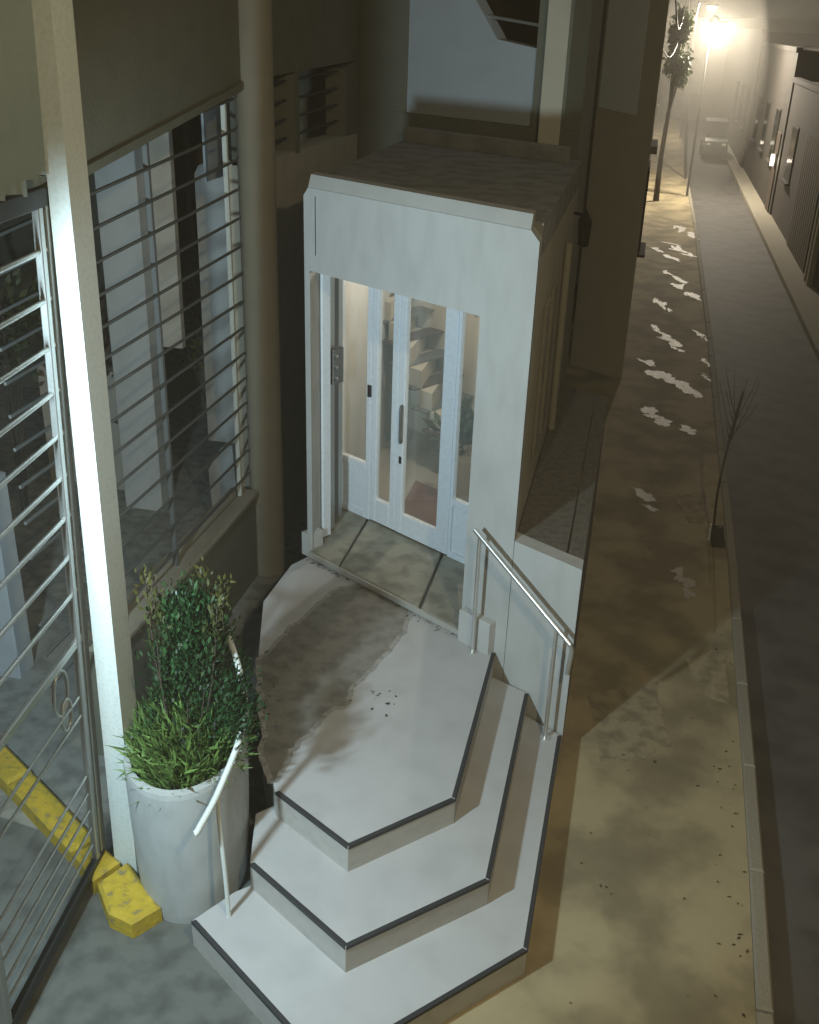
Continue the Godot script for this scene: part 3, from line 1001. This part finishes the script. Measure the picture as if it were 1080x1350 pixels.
	put(st, "soil", M.soil, pl)

func yard() -> void:
	# white columns that stand in the courtyard behind the bars
	var st := mb()
	box(st, Vector3(-4.52, 1.9, -8.70), Vector3(1.95, 0.20, 0.10), Vector3.UP, Vector3.RIGHT, 0.01)
	var a := thing("courtyard_column", "pale square column in the courtyard, nearer the gate post", "column", Vector3(-4.40, 0, -8.70), "white columns behind the bars")
	put(st, "shaft", M.plaster, a)
	st = mb()
	box(st, Vector3(-4.20, 2.75, -8.84), Vector3(1.1, 0.12, 0.04), Vector3.UP, Vector3.RIGHT, 0.005)
	put(st, "side_panel", M.beige, a)
	var b := thing("courtyard_column", "pale column cut to the round topped light patch on it beside the round pillar", "column", Vector3(-3.70, 0, -8.84), "white columns behind the bars")
	st = mb()
	extr(st, [Vector3(-3.86, 0.75, -8.78), Vector3(-3.50, 0.75, -8.78), Vector3(-3.50, 3.36, -8.78), Vector3(-3.74, 3.36, -8.78), Vector3(-3.81, 3.33, -8.78), Vector3(-3.85, 3.26, -8.78)], Vector3(0, 0, -0.16))  # rounded outline copies the patch of light on the column
	put(st, "shaft", M.plaster, b)
	st = mb()
	extr(st, [Vector3(-3.84, -0.02, -8.74), Vector3(-3.56, -0.02, -8.74), Vector3(-3.60, 0.74, -8.74), Vector3(-3.72, 0.70, -8.74), Vector3(-3.86, 0.45, -8.74)], Vector3(0, 0, -0.2))
	put(st, "base", M.plaster, b)
	# low beige wall with dry bushes on it
	st = mb()
	box(st, Vector3(-5.2, 0.42, -9.06), Vector3(0.55, 0.86, 0.10), Vector3.RIGHT, Vector3.UP, 0.01)
	tag(put(st, "low_wall", M.beige), "low beige wall with dry leaves above it in the courtyard", "wall")
	leaf_bush("dry_bush", "dry brown bush growing behind the low courtyard wall", Vector3(-5.1, 1.25, -9.2), Vector3(0.55, 0.75, 0.3), 420, Color(0.15, 0.10, 0.065), 0.12)
	leaf_bush("courtyard_hedge", "dark green hedge at the back of the courtyard between the two columns", Vector3(-4.5, 1.3, -10.6), Vector3(0.9, 0.7, 0.4), 900, Color(0.14, 0.145, 0.035), 0.09)
	leaf_bush("courtyard_shrub", "green shrub behind the upper bars of the gate", Vector3(-5.6, 1.9, -8.2), Vector3(0.55, 0.45, 0.4), 420, Color(0.07, 0.085, 0.035), 0.10)
	# back of the courtyard
	st = mb()
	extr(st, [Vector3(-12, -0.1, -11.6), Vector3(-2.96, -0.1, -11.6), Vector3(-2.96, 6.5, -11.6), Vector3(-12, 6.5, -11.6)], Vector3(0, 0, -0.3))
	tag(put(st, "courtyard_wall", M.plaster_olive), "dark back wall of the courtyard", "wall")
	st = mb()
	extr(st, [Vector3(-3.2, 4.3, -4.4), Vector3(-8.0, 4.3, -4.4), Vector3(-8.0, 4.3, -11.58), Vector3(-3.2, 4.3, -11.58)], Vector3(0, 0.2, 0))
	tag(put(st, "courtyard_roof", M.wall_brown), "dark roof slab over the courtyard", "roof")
	# pale side wall at the very left
	st = mb()
	box(st, Vector3(-4.55, 0.75, -5.75), Vector3(0.85, 0.45, 0.10), Vector3.UP, Vector3.RIGHT, 0.01)
	tag(put(st, "side_wall", M.panel_white), "pale blue grey wall end behind the gate at the left edge", "wall")

func leaf_bush(called: String, label: String, c: Vector3, r: Vector3, n: int, col: Color, size: float, group := "") -> Node3D:
	var foot := Vector3(c.x, 0, c.z)
	var o := thing(called, label, "bush", foot, group)
	var st := mb()
	for k in 5:
		var e := c + Vector3(rng.randf_range(-0.6, 0.6) * r.x, r.y * rng.randf_range(0.1, 0.7), rng.randf_range(-0.6, 0.6) * r.z)
		tube(st, smooth([foot + Vector3(rng.randf_range(-0.05, 0.05), 0, 0), foot.lerp(e, 0.5) + Vector3(rng.randf_range(-0.05, 0.05), 0, 0), e], 3), 0.012, 5)
	put(st, "stems", M.bark, o)
	var pl := []
	var ti := []
	var clumps := []
	for k in 14:
		var v := Vector3(rng.randfn(), rng.randfn(), rng.randfn()).normalized() * rng.randf_range(0.3, 0.95)
		clumps.append([c + v * r, rng.randf_range(0.6, 1.3)])
	for k in n:
		var cl = clumps[rng.randi() % clumps.size()]
		var off := Vector3(rng.randfn(), rng.randfn(), rng.randfn()) * 0.26
		var at: Vector3 = cl[0] + off * r
		pl.append(Transform3D(leafy((at - c).normalized() + Vector3.UP * 0.4, 0.5).scaled(Vector3.ONE * rng.randf_range(0.7, 1.3)), at))
		var t: float = cl[1] * rng.randf_range(0.7, 1.3)
		ti.append(Color(col.r * t, col.g * t, col.b * t))
	scatter("leaves", leaf_mesh(size * 0.45, size), M.leaf, pl, ti, o)
	return o

func window_at(parent: Node3D, x: float, z: float, y: float, w: float, h: float, side: float) -> void:   # a window in a wall that faces the street; side +1 looks to +x
	var st := mb()
	box(st, Vector3(x + side * 0.01, y, z), Vector3(h / 2 + 0.05, w / 2 + 0.05, 0.02), Vector3.UP, Vector3(0, 0, 1))
	var f := put(st, "window", M.wall_grey, parent)
	st = mb()
	box(st, Vector3(x + side * 0.033, y, z), Vector3(h / 2, w / 2, 0.004), Vector3.UP, Vector3(0, 0, 1))
	put(st, "pane", M.window_dark, f)
	st = mb()
	box(st, Vector3(x + side * 0.06, y - h / 2 - 0.06, z), Vector3(w / 2 + 0.08, 0.02, 0.06), Vector3(0, 0, 1), Vector3.UP)
	put(st, "sill", M.wall_grey, f)

func street_houses() -> void:
	# next house on the left: light on the upper front painted as a pale panel, dark street side
	var o := thing("neighbour_house", "tall brown plastered house beyond the porch with a light patch painted on its upper front", "house", Vector3(0.03, 0, -14.4))
	var q := func(x: float, y: float, dn := 0.0) -> Vector3:
		return Vector3(0.03, y, -14.4) + EX * ((x - 0.03) / EX.x) + EN * dn
	var st := mb()
	extr(st, [q.call(-0.738, -0.1), q.call(0.03, -0.1), Vector3(0.03, -0.1, -20.5), Vector3(-0.738, -0.1, -20.5)], Vector3.UP * 7.4)
	put(st, "wall", M.plaster_mid, o)
	st = mb()
	extr(st, [q.call(-0.70, 3.56, 0.004), q.call(-0.20, 3.50, 0.004), q.call(-0.20, 6.5, 0.004), q.call(-0.70, 6.5, 0.004)], EN * 0.02)
	put(st, "lit_patch_panel", M.post_paint, o)  # pale colour stands in for the light falling here
	window_at(o, 0.03, -17.0, 2.0, 0.9, 1.2, 1.0)
	st = mb()
	box(st, Vector3(0.06, 3.05, -15.4), Vector3(0.5, 0.05, 0.06), Vector3(0, 0, 1), Vector3.UP)
	put(st, "ledge", M.plaster_dim, o)
	# low white wall and houses farther on the left
	o = thing("far_house", "pale house wall lit white by the street lamp, far on the left", "house", Vector3(0.0, 0, -28))
	st = mb()
	extr(st, [Vector3(-0.02, -0.1, -20.52), Vector3(-0.02, -0.1, -39.0), Vector3(-3.0, -0.1, -39.0), Vector3(-3.0, -0.1, -20.52)], Vector3.UP * 5.6)
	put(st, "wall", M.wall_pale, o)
	for z in [-24.0, -28.5, -34.0]: window_at(o, -0.02, z, 2.1, 1.0, 1.3, 1.0)
	st = mb()
	box(st, Vector3(0.03, 5.55, -29.8), Vector3(9.3, 0.07, 0.12), Vector3(0, 0, 1), Vector3.UP)
	put(st, "roof_edge", M.wall_grey, o)
	o = thing("far_house", "grey house at the hazy end of the street on the left", "house", Vector3(0.1, 0, -48))
	st = mb()
	extr(st, [Vector3(0.12, -0.1, -39.02), Vector3(0.12, -0.1, -61.0), Vector3(-3.0, -0.1, -61.0), Vector3(-3.0, -0.1, -39.02)], Vector3.UP * 6.4)
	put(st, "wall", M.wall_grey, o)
	for z in [-43.0, -49.0, -55.0]: window_at(o, 0.12, z, 2.2, 1.0, 1.4, 1.0)
	# right side of the street
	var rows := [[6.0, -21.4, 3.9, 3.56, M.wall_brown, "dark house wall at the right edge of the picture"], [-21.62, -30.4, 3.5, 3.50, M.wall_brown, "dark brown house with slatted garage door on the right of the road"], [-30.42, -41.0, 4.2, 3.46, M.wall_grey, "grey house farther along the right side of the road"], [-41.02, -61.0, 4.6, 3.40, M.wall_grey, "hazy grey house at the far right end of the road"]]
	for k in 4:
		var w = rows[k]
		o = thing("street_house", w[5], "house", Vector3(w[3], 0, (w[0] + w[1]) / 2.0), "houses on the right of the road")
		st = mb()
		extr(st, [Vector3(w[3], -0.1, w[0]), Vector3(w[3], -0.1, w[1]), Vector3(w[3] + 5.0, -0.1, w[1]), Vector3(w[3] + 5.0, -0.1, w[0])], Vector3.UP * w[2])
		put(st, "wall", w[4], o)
		st = mb()
		box(st, Vector3(w[3] + 0.02, w[2] - 0.08, (w[0] + w[1]) / 2), Vector3((w[0] - w[1]) / 2 - 0.01, 0.06, 0.08), Vector3(0, 0, 1), Vector3.UP)
		put(st, "roof_edge", w[4], o)
		if k == 1:
			for z in [-21.75, -22.15]:
				st = mb()
				box(st, Vector3(w[3] - 0.03, 1.5, z), Vector3(1.6, 0.07, 0.08), Vector3.UP, Vector3.RIGHT, 0.01)
				put(st, "pilaster", M.wall_pale, o)
			for j in 11:
				st = mb()
				box(st, Vector3(w[3] - 0.015, 1.2, -23.0 - 0.3 * j), Vector3(1.25, 0.02, 0.125), Vector3.UP, Vector3.RIGHT, 0.01)
				put(st, "garage_slat", M.wood_dark, o)
			window_at(o, w[3], -28.3, 1.8, 1.0, 1.2, -1.0)
		elif k > 1:
			for j in 3:
				window_at(o, w[3], w[0] - 2.0 - 3.0 * j, 1.9, 1.0, 1.3, -1.0)
			st = mb()
			box(st, Vector3(w[3] - 0.01, 1.0, w[0] - 0.8), Vector3(1.05, 0.02, 0.42), Vector3.UP, Vector3.RIGHT)
			put(st, "door", M.wood_dark, o)
	# small lit lamp on the right wall
	var l := thing("wall_lamp", "small bright wall lamp on the right side of the road", "wall lamp", Vector3(3.40, 1.25, -30.9))
	st = mb()
	box(st, Vector3(3.42, 1.35, -30.9), Vector3(0.20, 0.03, 0.05), Vector3.UP, Vector3.RIGHT)
	put(st, "back_plate", M.grey_metal, l)
	st = mb()
	tube(st, [Vector3(3.33, 1.22, -30.9), Vector3(3.33, 1.52, -30.9)], 0.05, 8)
	put(st, "lamp_bulb", glow(Color(1.0, 0.93, 0.85), 3.0), l)
	var om := OmniLight3D.new()
	om.name = "wall_lamp_light"
	add_child(om)
	om.position = Vector3(3.33, 1.37, -30.9)
	om.light_color = Color(1.0, 0.92, 0.82)
	om.light_energy = 0.25
	om.omni_range = 60.0
	om.omni_attenuation = 2.0
	om.light_size = 0.04
	om.shadow_enabled = true
	# house closing the street
	o = thing("far_house", "hazy house closing the far end of the street", "house", Vector3(2, 0, -64))
	st = mb()
	extr(st, [Vector3(-6, -0.1, -63.5), Vector3(10, -0.1, -63.5), Vector3(10, -0.1, -70), Vector3(-6, -0.1, -70)], Vector3.UP * 5.2)
	put(st, "wall", M.wall_grey, o)

func plants() -> void:
	# shrub in the planter: low leafy skirt, dark middle, thin sprigs on top
	var c := Vector3(-2.08, 0.82, -4.24)
	var o := thing("planter_shrub", "green shrub with tall sprigs growing in the grey planter", "shrub", c)
	var st := mb()
	var tips := []
	for k in 15:
		var a := rng.randf() * TAU
		var h := rng.randf_range(0.45, 0.8) if k > 5 else rng.randf_range(0.9, 1.2)
		var e := c + Vector3(cos(a) * 0.2, h, sin(a) * 0.2 - 0.06) + Vector3(0.02, 0, 0)
		tips.append(e)
		tube(st, smooth([c + Vector3(cos(a) * 0.05, 0, sin(a) * 0.05), c.lerp(e, 0.5) + Vector3(cos(a), 0, sin(a)) * 0.06, e], 3), [0.009, 0.008, 0.007, 0.006, 0.005, 0.004, 0.003], 5)
	put(st, "stems", M.bark, o)
	st = mb()
	for k in 3:
		tube(st, [c + Vector3(0.05 + 0.06 * k, 0.0, 0.16 - 0.04 * k), c + Vector3(0.05 + 0.07 * k, 0.30, 0.17 - 0.05 * k)], 0.009, 6)
	put(st, "stakes", M.grey_metal, o)
	var pl := []
	var ti := []
	var ax := Vector3(0.80, 0, -0.60) * 0.345
	var az := Vector3(0.42, 0, 0.907) * 0.46
	var clumps := []
	for k in 46:                                                # leafy masses, wide below and narrow above
		var h := 0.08 + pow(rng.randf(), 1.2) * 0.70
		var a := rng.randf() * TAU
		var wide := lerpf(0.84, 0.14, clampf(h / 0.78, 0, 1)) * sqrt(rng.randf_range(0.15, 1.0))
		clumps.append([c + ax * cos(a) * wide + az * sin(a) * wide * 0.9 + Vector3(0.01, 0.12 + h, -0.18 + 0.12 * h), rng.randf_range(0.55, 1.25)])
	for k in 4:
		clumps.append([Vector3(-1.70, 1.22, -4.07).lerp(Vector3(-1.93, 1.45, -4.44), k / 6.0) + Vector3(0.02, 0.02, 0.05), 0.6])
	for k in 9500:
		var cl = clumps[rng.randi() % clumps.size()]
		var at: Vector3 = cl[0] + Vector3(rng.randfn(), rng.randfn() * 0.9, rng.randfn()) * 0.055
		pl.append(Transform3D(leafy((at - c).normalized() + Vector3.UP * 0.5, 0.6).scaled(Vector3.ONE * rng.randf_range(0.6, 1.2)), at))
		var v: float = cl[1] * rng.randf_range(0.7, 1.3)
		ti.append(Color(0.026 * v, 0.082 * v, 0.022 * v))
	for k in 1500:                                              # small leaves along the long stems
		var e: Vector3 = tips[rng.randi() % 6]
		var t := rng.randf_range(0.4, 1.0)
		var at := c.lerp(e, t) + Vector3(rng.randfn(), rng.randfn() * 0.7, rng.randfn()) * lerpf(0.07, 0.022, t)
		pl.append(Transform3D(leafy((at - c).normalized() + Vector3.UP * 0.5, 0.6).scaled(Vector3.ONE * rng.randf_range(0.6, 1.2)), at))
		var v := rng.randf_range(0.6, 1.3)
		var yel := clampf((at.y - c.y - 0.5) * 1.8, 0.0, 1.0)
		ti.append(Color(lerpf(0.030, 0.085, yel) * v, lerpf(0.07, 0.085, yel) * v, lerpf(0.025, 0.02, yel) * v))
	scatter("leaves", leaf_mesh(0.018, 0.046), M.leaf, pl, ti, o)
	pl = []
	ti = []
	for k in 3600:                                              # long grassy blades that spill to the front rim
		var a := rng.randf() * TAU
		var rr := sqrt(rng.randf()) * 0.86
		var at := c + ax * cos(a) * rr + az * sin(a) * rr + Vector3.UP * rng.randf_range(0.0, 0.25 * (1.05 - rr) + 0.10)
		pl.append(Transform3D(leafy(Vector3(cos(a) * 0.5, 0.8, sin(a) * 0.5), 0.45).scaled(Vector3.ONE * rng.randf_range(0.6, 1.35)), at))
		var v := rng.randf_range(0.5, 1.35)
		ti.append(Color(0.14 * v, 0.235 * v, 0.06 * v))
	scatter("grass_blades", leaf_mesh(0.013, 0.13), M.leaf, pl, ti, o)
	# bare sapling by the kerb with its stake and tree pit
	var f := Vector3(1.10, 0, -9.6)
	o = thing("kerb_sapling", "thin bare sapling with reddish twigs standing at the kerb", "sapling", f)
	st = mb()
	var top := Vector3(1.20, 2.0, -9.65)
	tube(st, smooth([f, Vector3(1.07, 0.5, -9.6), Vector3(1.10, 1.1, -9.62), Vector3(1.14, 1.5, -9.62)], 4), 0.012, 7)
	put(st, "trunk", M.bark, o)
	for k in 11:
		var a := rng.randf() * TAU
		var s := Vector3(1.10, 0.9, -9.62).lerp(Vector3(1.14, 1.5, -9.62), rng.randf())
		var e := s + Vector3(cos(a) * rng.randf_range(0.1, 0.26), rng.randf_range(0.2, 0.6), sin(a) * rng.randf_range(0.1, 0.3))
		st = mb()
		tube(st, smooth([s, s.lerp(e, 0.5) + Vector3(0, -0.03, 0), e], 3), [0.005, 0.0045, 0.004, 0.0035, 0.003, 0.0025, 0.002], 5)
		put(st, "twig", M.wood_dark, o)
	st = mb()
	tube(st, [Vector3(1.055, 0.0, -9.5), Vector3(1.05, 0.17, -9.5)], 0.012, 6)
	tag(put(st, "stake", M.post_paint), "short white stake beside the sapling", "stake")
	st = mb()
	slab(st, [Vector2(1.07, -9.35), Vector2(1.21, -9.36), Vector2(1.21, -9.85), Vector2(1.07, -9.84)], -0.05, 0.004)
	tag(put(st, "tree_pit", M.soil), "dark square tree pit around the sapling", "tree pit", "", "structure")
	# street tree on the left whose crown hangs before the far lamp
	street_tree(Vector3(0.40, 0, -31.6), 3.0, Vector3(0.50, 4.05, -31.6), Vector3(0.30, 0.95, 0.7), 3200, "slim tree lit white beside the first far street lamp")
	# wet patches on the pavement that catch the far lamps
	st = mb()
	for h in [[0.50, -14.95, 0.16, 0.5], [0.78, -14.55, 0.13, 0.55], [1.00, -14.1, 0.09, 0.45], [0.62, -17.0, 0.10, 0.7], [0.80, -16.3, 0.07, 0.3], [1.22, -17.2, 0.05, 0.4], [1.25, -15.6, 0.05, 0.35], [1.26, -14.8, 0.05, 0.3], [1.0, -20.3, 0.12, 0.8], [0.84, -21.5, 0.10, 0.6], [0.62, -23.8, 0.10, 0.8], [0.95, -24.5, 0.12, 0.9], [1.1, -27.0, 0.14, 1.0], [0.6, -19.0, 0.08, 0.5], [0.95, -12.6, 0.10, 0.3], [0.55, -12.9, 0.14, 0.4], [0.8, -8.6, 0.12, 0.3], [0.45, -10.3, 0.10, 0.3]]:
		for k in 7:
			var along := rng.randf_range(-0.8, 0.8)
			var q := Vector2(h[0], h[1]) + Vector2(rng.randf_range(-0.5, 0.5) * h[2], along * h[3]).rotated(-0.35)
			slab(st, ragged(q, h[2] * rng.randf_range(0.3, 0.75), h[3] * rng.randf_range(0.16, 0.36), rng.randf_range(-0.9, 0.2), 15, 0.4), -0.02, rng.randf_range(0.002, 0.004))
	var wet := mat(lin(0.28, 0.24, 0.165), 0.54)
	tag(put(st, "wet_patches", wet), "small wet patches shining on the pavement below the neighbour house", "wet patches", "", "stuff")
	# dry leaves and grit on steps and pavement
	pl = []
	ti = []
	for k in 330:
		var at := Vector3(rng.randf_range(0.05, 1.1), 0.006, rng.randf_range(-15.0, -2.6))
		if rng.randf() < 0.5: at.x = kx(at.z) - 0.12 - absf(rng.randfn()) * 0.08
		if k < 90: at = pe(rng.randf_range(0.0, 1.6), -0.05 - absf(rng.randfn()) * 0.035, 0.545)
		elif k < 104: at = Vector3(-1.28 + rng.randfn() * 0.10, 0.545, -5.35 + rng.randfn() * 0.10)
		elif k < 150: at = Vector3(-1.95 + rng.randfn() * 0.10, 0.545, -5.0 + rng.randfn() * 0.25)
		var a := rng.randf() * TAU
		pl.append(Transform3D(Basis(Vector3(cos(a), rng.randfn() * 0.15, sin(a)), Vector3.UP, Vector3(-sin(a), rng.randfn() * 0.15, cos(a))).scaled(Vector3.ONE * rng.randf_range(0.4, 1.3)), at))
		var v := rng.randf_range(0.5, 1.6)
		ti.append(Color(0.075 * v, 0.058 * v, 0.035 * v))
	tag(scatter("leaf_litter", leaf_mesh(0.013, 0.028), M.leaf, pl, ti), "dry leaf litter along the threshold, the steps and the pavement kerb", "leaf litter")

func ragged(c: Vector2, rx: float, rz: float, turn: float, n: int, rough: float) -> Array:
	var out := []
	for k in n:
		var a := TAU * k / n
		var m := 1.0 + rng.randf_range(-rough, rough)
		out.append(c + Vector2(cos(a) * rx * m, sin(a) * rz * m).rotated(turn))
	return out

func street_tree(foot: Vector3, trunk: float, c: Vector3, r: Vector3, n: int, label: String) -> void:
	var o := thing("street_tree", label, "tree", foot, "trees along the pavement")
	var st := mb()
	var fork := Vector3(foot.x + 0.03, trunk * 0.8, foot.z)
	tube(st, smooth([foot, foot.lerp(fork, 0.5) + Vector3(-0.03, 0, 0.02), fork], 4), [0.09, 0.085, 0.08, 0.075, 0.07, 0.068, 0.065, 0.062, 0.06], 9)
	put(st, "trunk", M.bark, o)
	var clumps := []
	st = mb()
	for k in 22:
		var v := Vector3(rng.randfn(), rng.randfn(), rng.randfn()).normalized() * rng.randf_range(0.35, 1.0)
		var e := c + v * r
		clumps.append([e, rng.randf_range(0.6, 1.3)])
		if k < 10:
			tube(st, smooth([fork, fork.lerp(e, 0.5) + Vector3(0, 0.1, 0), e], 3), [0.04, 0.035, 0.03, 0.024, 0.018, 0.013, 0.008], 6)
	put(st, "limbs", M.bark, o)
	var pl := []
	var ti := []
	for k in n:
		var cl = clumps[rng.randi() % clumps.size()]
		var at: Vector3 = cl[0] + Vector3(rng.randfn(), rng.randfn() * 0.7, rng.randfn()) * r * 0.2
		pl.append(Transform3D(leafy((at - c).normalized() * 0.5 + Vector3.DOWN * 0.3, 0.7).scaled(Vector3.ONE * rng.randf_range(0.7, 1.3)), at))
		var t: float = cl[1] * rng.randf_range(0.7, 1.3)
		ti.append(Color(0.055 * t, 0.075 * t, 0.028 * t))
	scatter("crown", leaf_mesh(0.075, 0.13), M.leaf, pl, ti, o)

func small_things() -> void:
	# leaning utility pole and its cables
	var f := Vector3(1.33, 0, -37.0)
	var t := Vector3(0.55, 6.4, -37.0)
	var o := thing("utility_pole", "thin dark utility pole leaning beside the kerb far down the street", "utility pole", f)
	var st := mb()
	tube(st, [f, t], 0.045, 8)
	put(st, "pole", M.black, o)
	for y in [0.58, 0.66, 0.74]:
		st = mb()
		var c: Vector3 = f.lerp(t, y)
		oval(st, c, Vector3(0.10, 0, 0), Vector3(0, 0, 0.10), [Vector2(0.3, -0.14), Vector2(1, -0.1), Vector2(1, 0.1), Vector2(0.3, 0.14)], 8)
		put(st, "insulator", M.black, o)
	var wires := [[Vector3(0.62, 5.6, -36.9), Vector3(0.10, 4.9, -14.6), "drooping cable from the utility pole to the neighbour house"], [Vector3(0.66, 5.2, -36.9), Vector3(0.02, 4.2, -21.0), "drooping cable from the utility pole to the pale far house"]]
	for w in wires:
		st = mb()
		var pts := []
		for k in 11:
			var u := k / 10.0
			pts.append((w[0] as Vector3).lerp(w[1], u) + Vector3(0, -0.7 * sin(PI * u), 0))
		tube(st, pts, 0.012, 5)
		tag(put(st, "cable", M.black), w[2], "cable")
	# small car parked far away in the mist
	o = thing("parked_car", "small dark car parked far away in the mist on the right", "car", Vector3(2.55, -0.12, -45.5))
	var b := Vector3(2.55, -0.12, -45.5)
	var side := [Vector3(-0.42, 0.25, 1.7), Vector3(-0.42, 0.72, 1.72), Vector3(-0.42, 0.86, 0.95), Vector3(-0.42, 1.36, 0.45), Vector3(-0.42, 1.40, -0.9), Vector3(-0.42, 0.95, -1.6), Vector3(-0.42, 0.3, -1.7)]
	var pts2 := []
	for p in side: pts2.append(b + p)
	st = mb()
	extr(st, pts2, Vector3(0.84, 0, 0))
	put(st, "body", mat(lin(0.05, 0.05, 0.055), 0.3), o)
	st = mb()
	extr(st, [b + Vector3(-0.34, 0.90, 0.935), b + Vector3(0.34, 0.90, 0.935), b + Vector3(0.30, 1.32, 0.52), b + Vector3(-0.30, 1.32, 0.52)], Vector3(0, 0.01, 0.012))
	put(st, "windscreen", M.window_dark, o)
	for w in [[-0.43, 1.1], [0.43, 1.1], [-0.43, -1.1], [0.43, -1.1]]:
		st = mb()
		tube(st, [b + Vector3(w[0] - 0.05, 0.29, w[1]), b + Vector3(w[0] + 0.05, 0.29, w[1])], 0.29, 16)
		put(st, "wheel", M.black, o)
	for x in [-0.29, 0.29]:
		st = mb()
		box(st, b + Vector3(x, 0.62, 1.73), Vector3(0.07, 0.04, 0.012))
		put(st, "headlight", M.chrome, o)
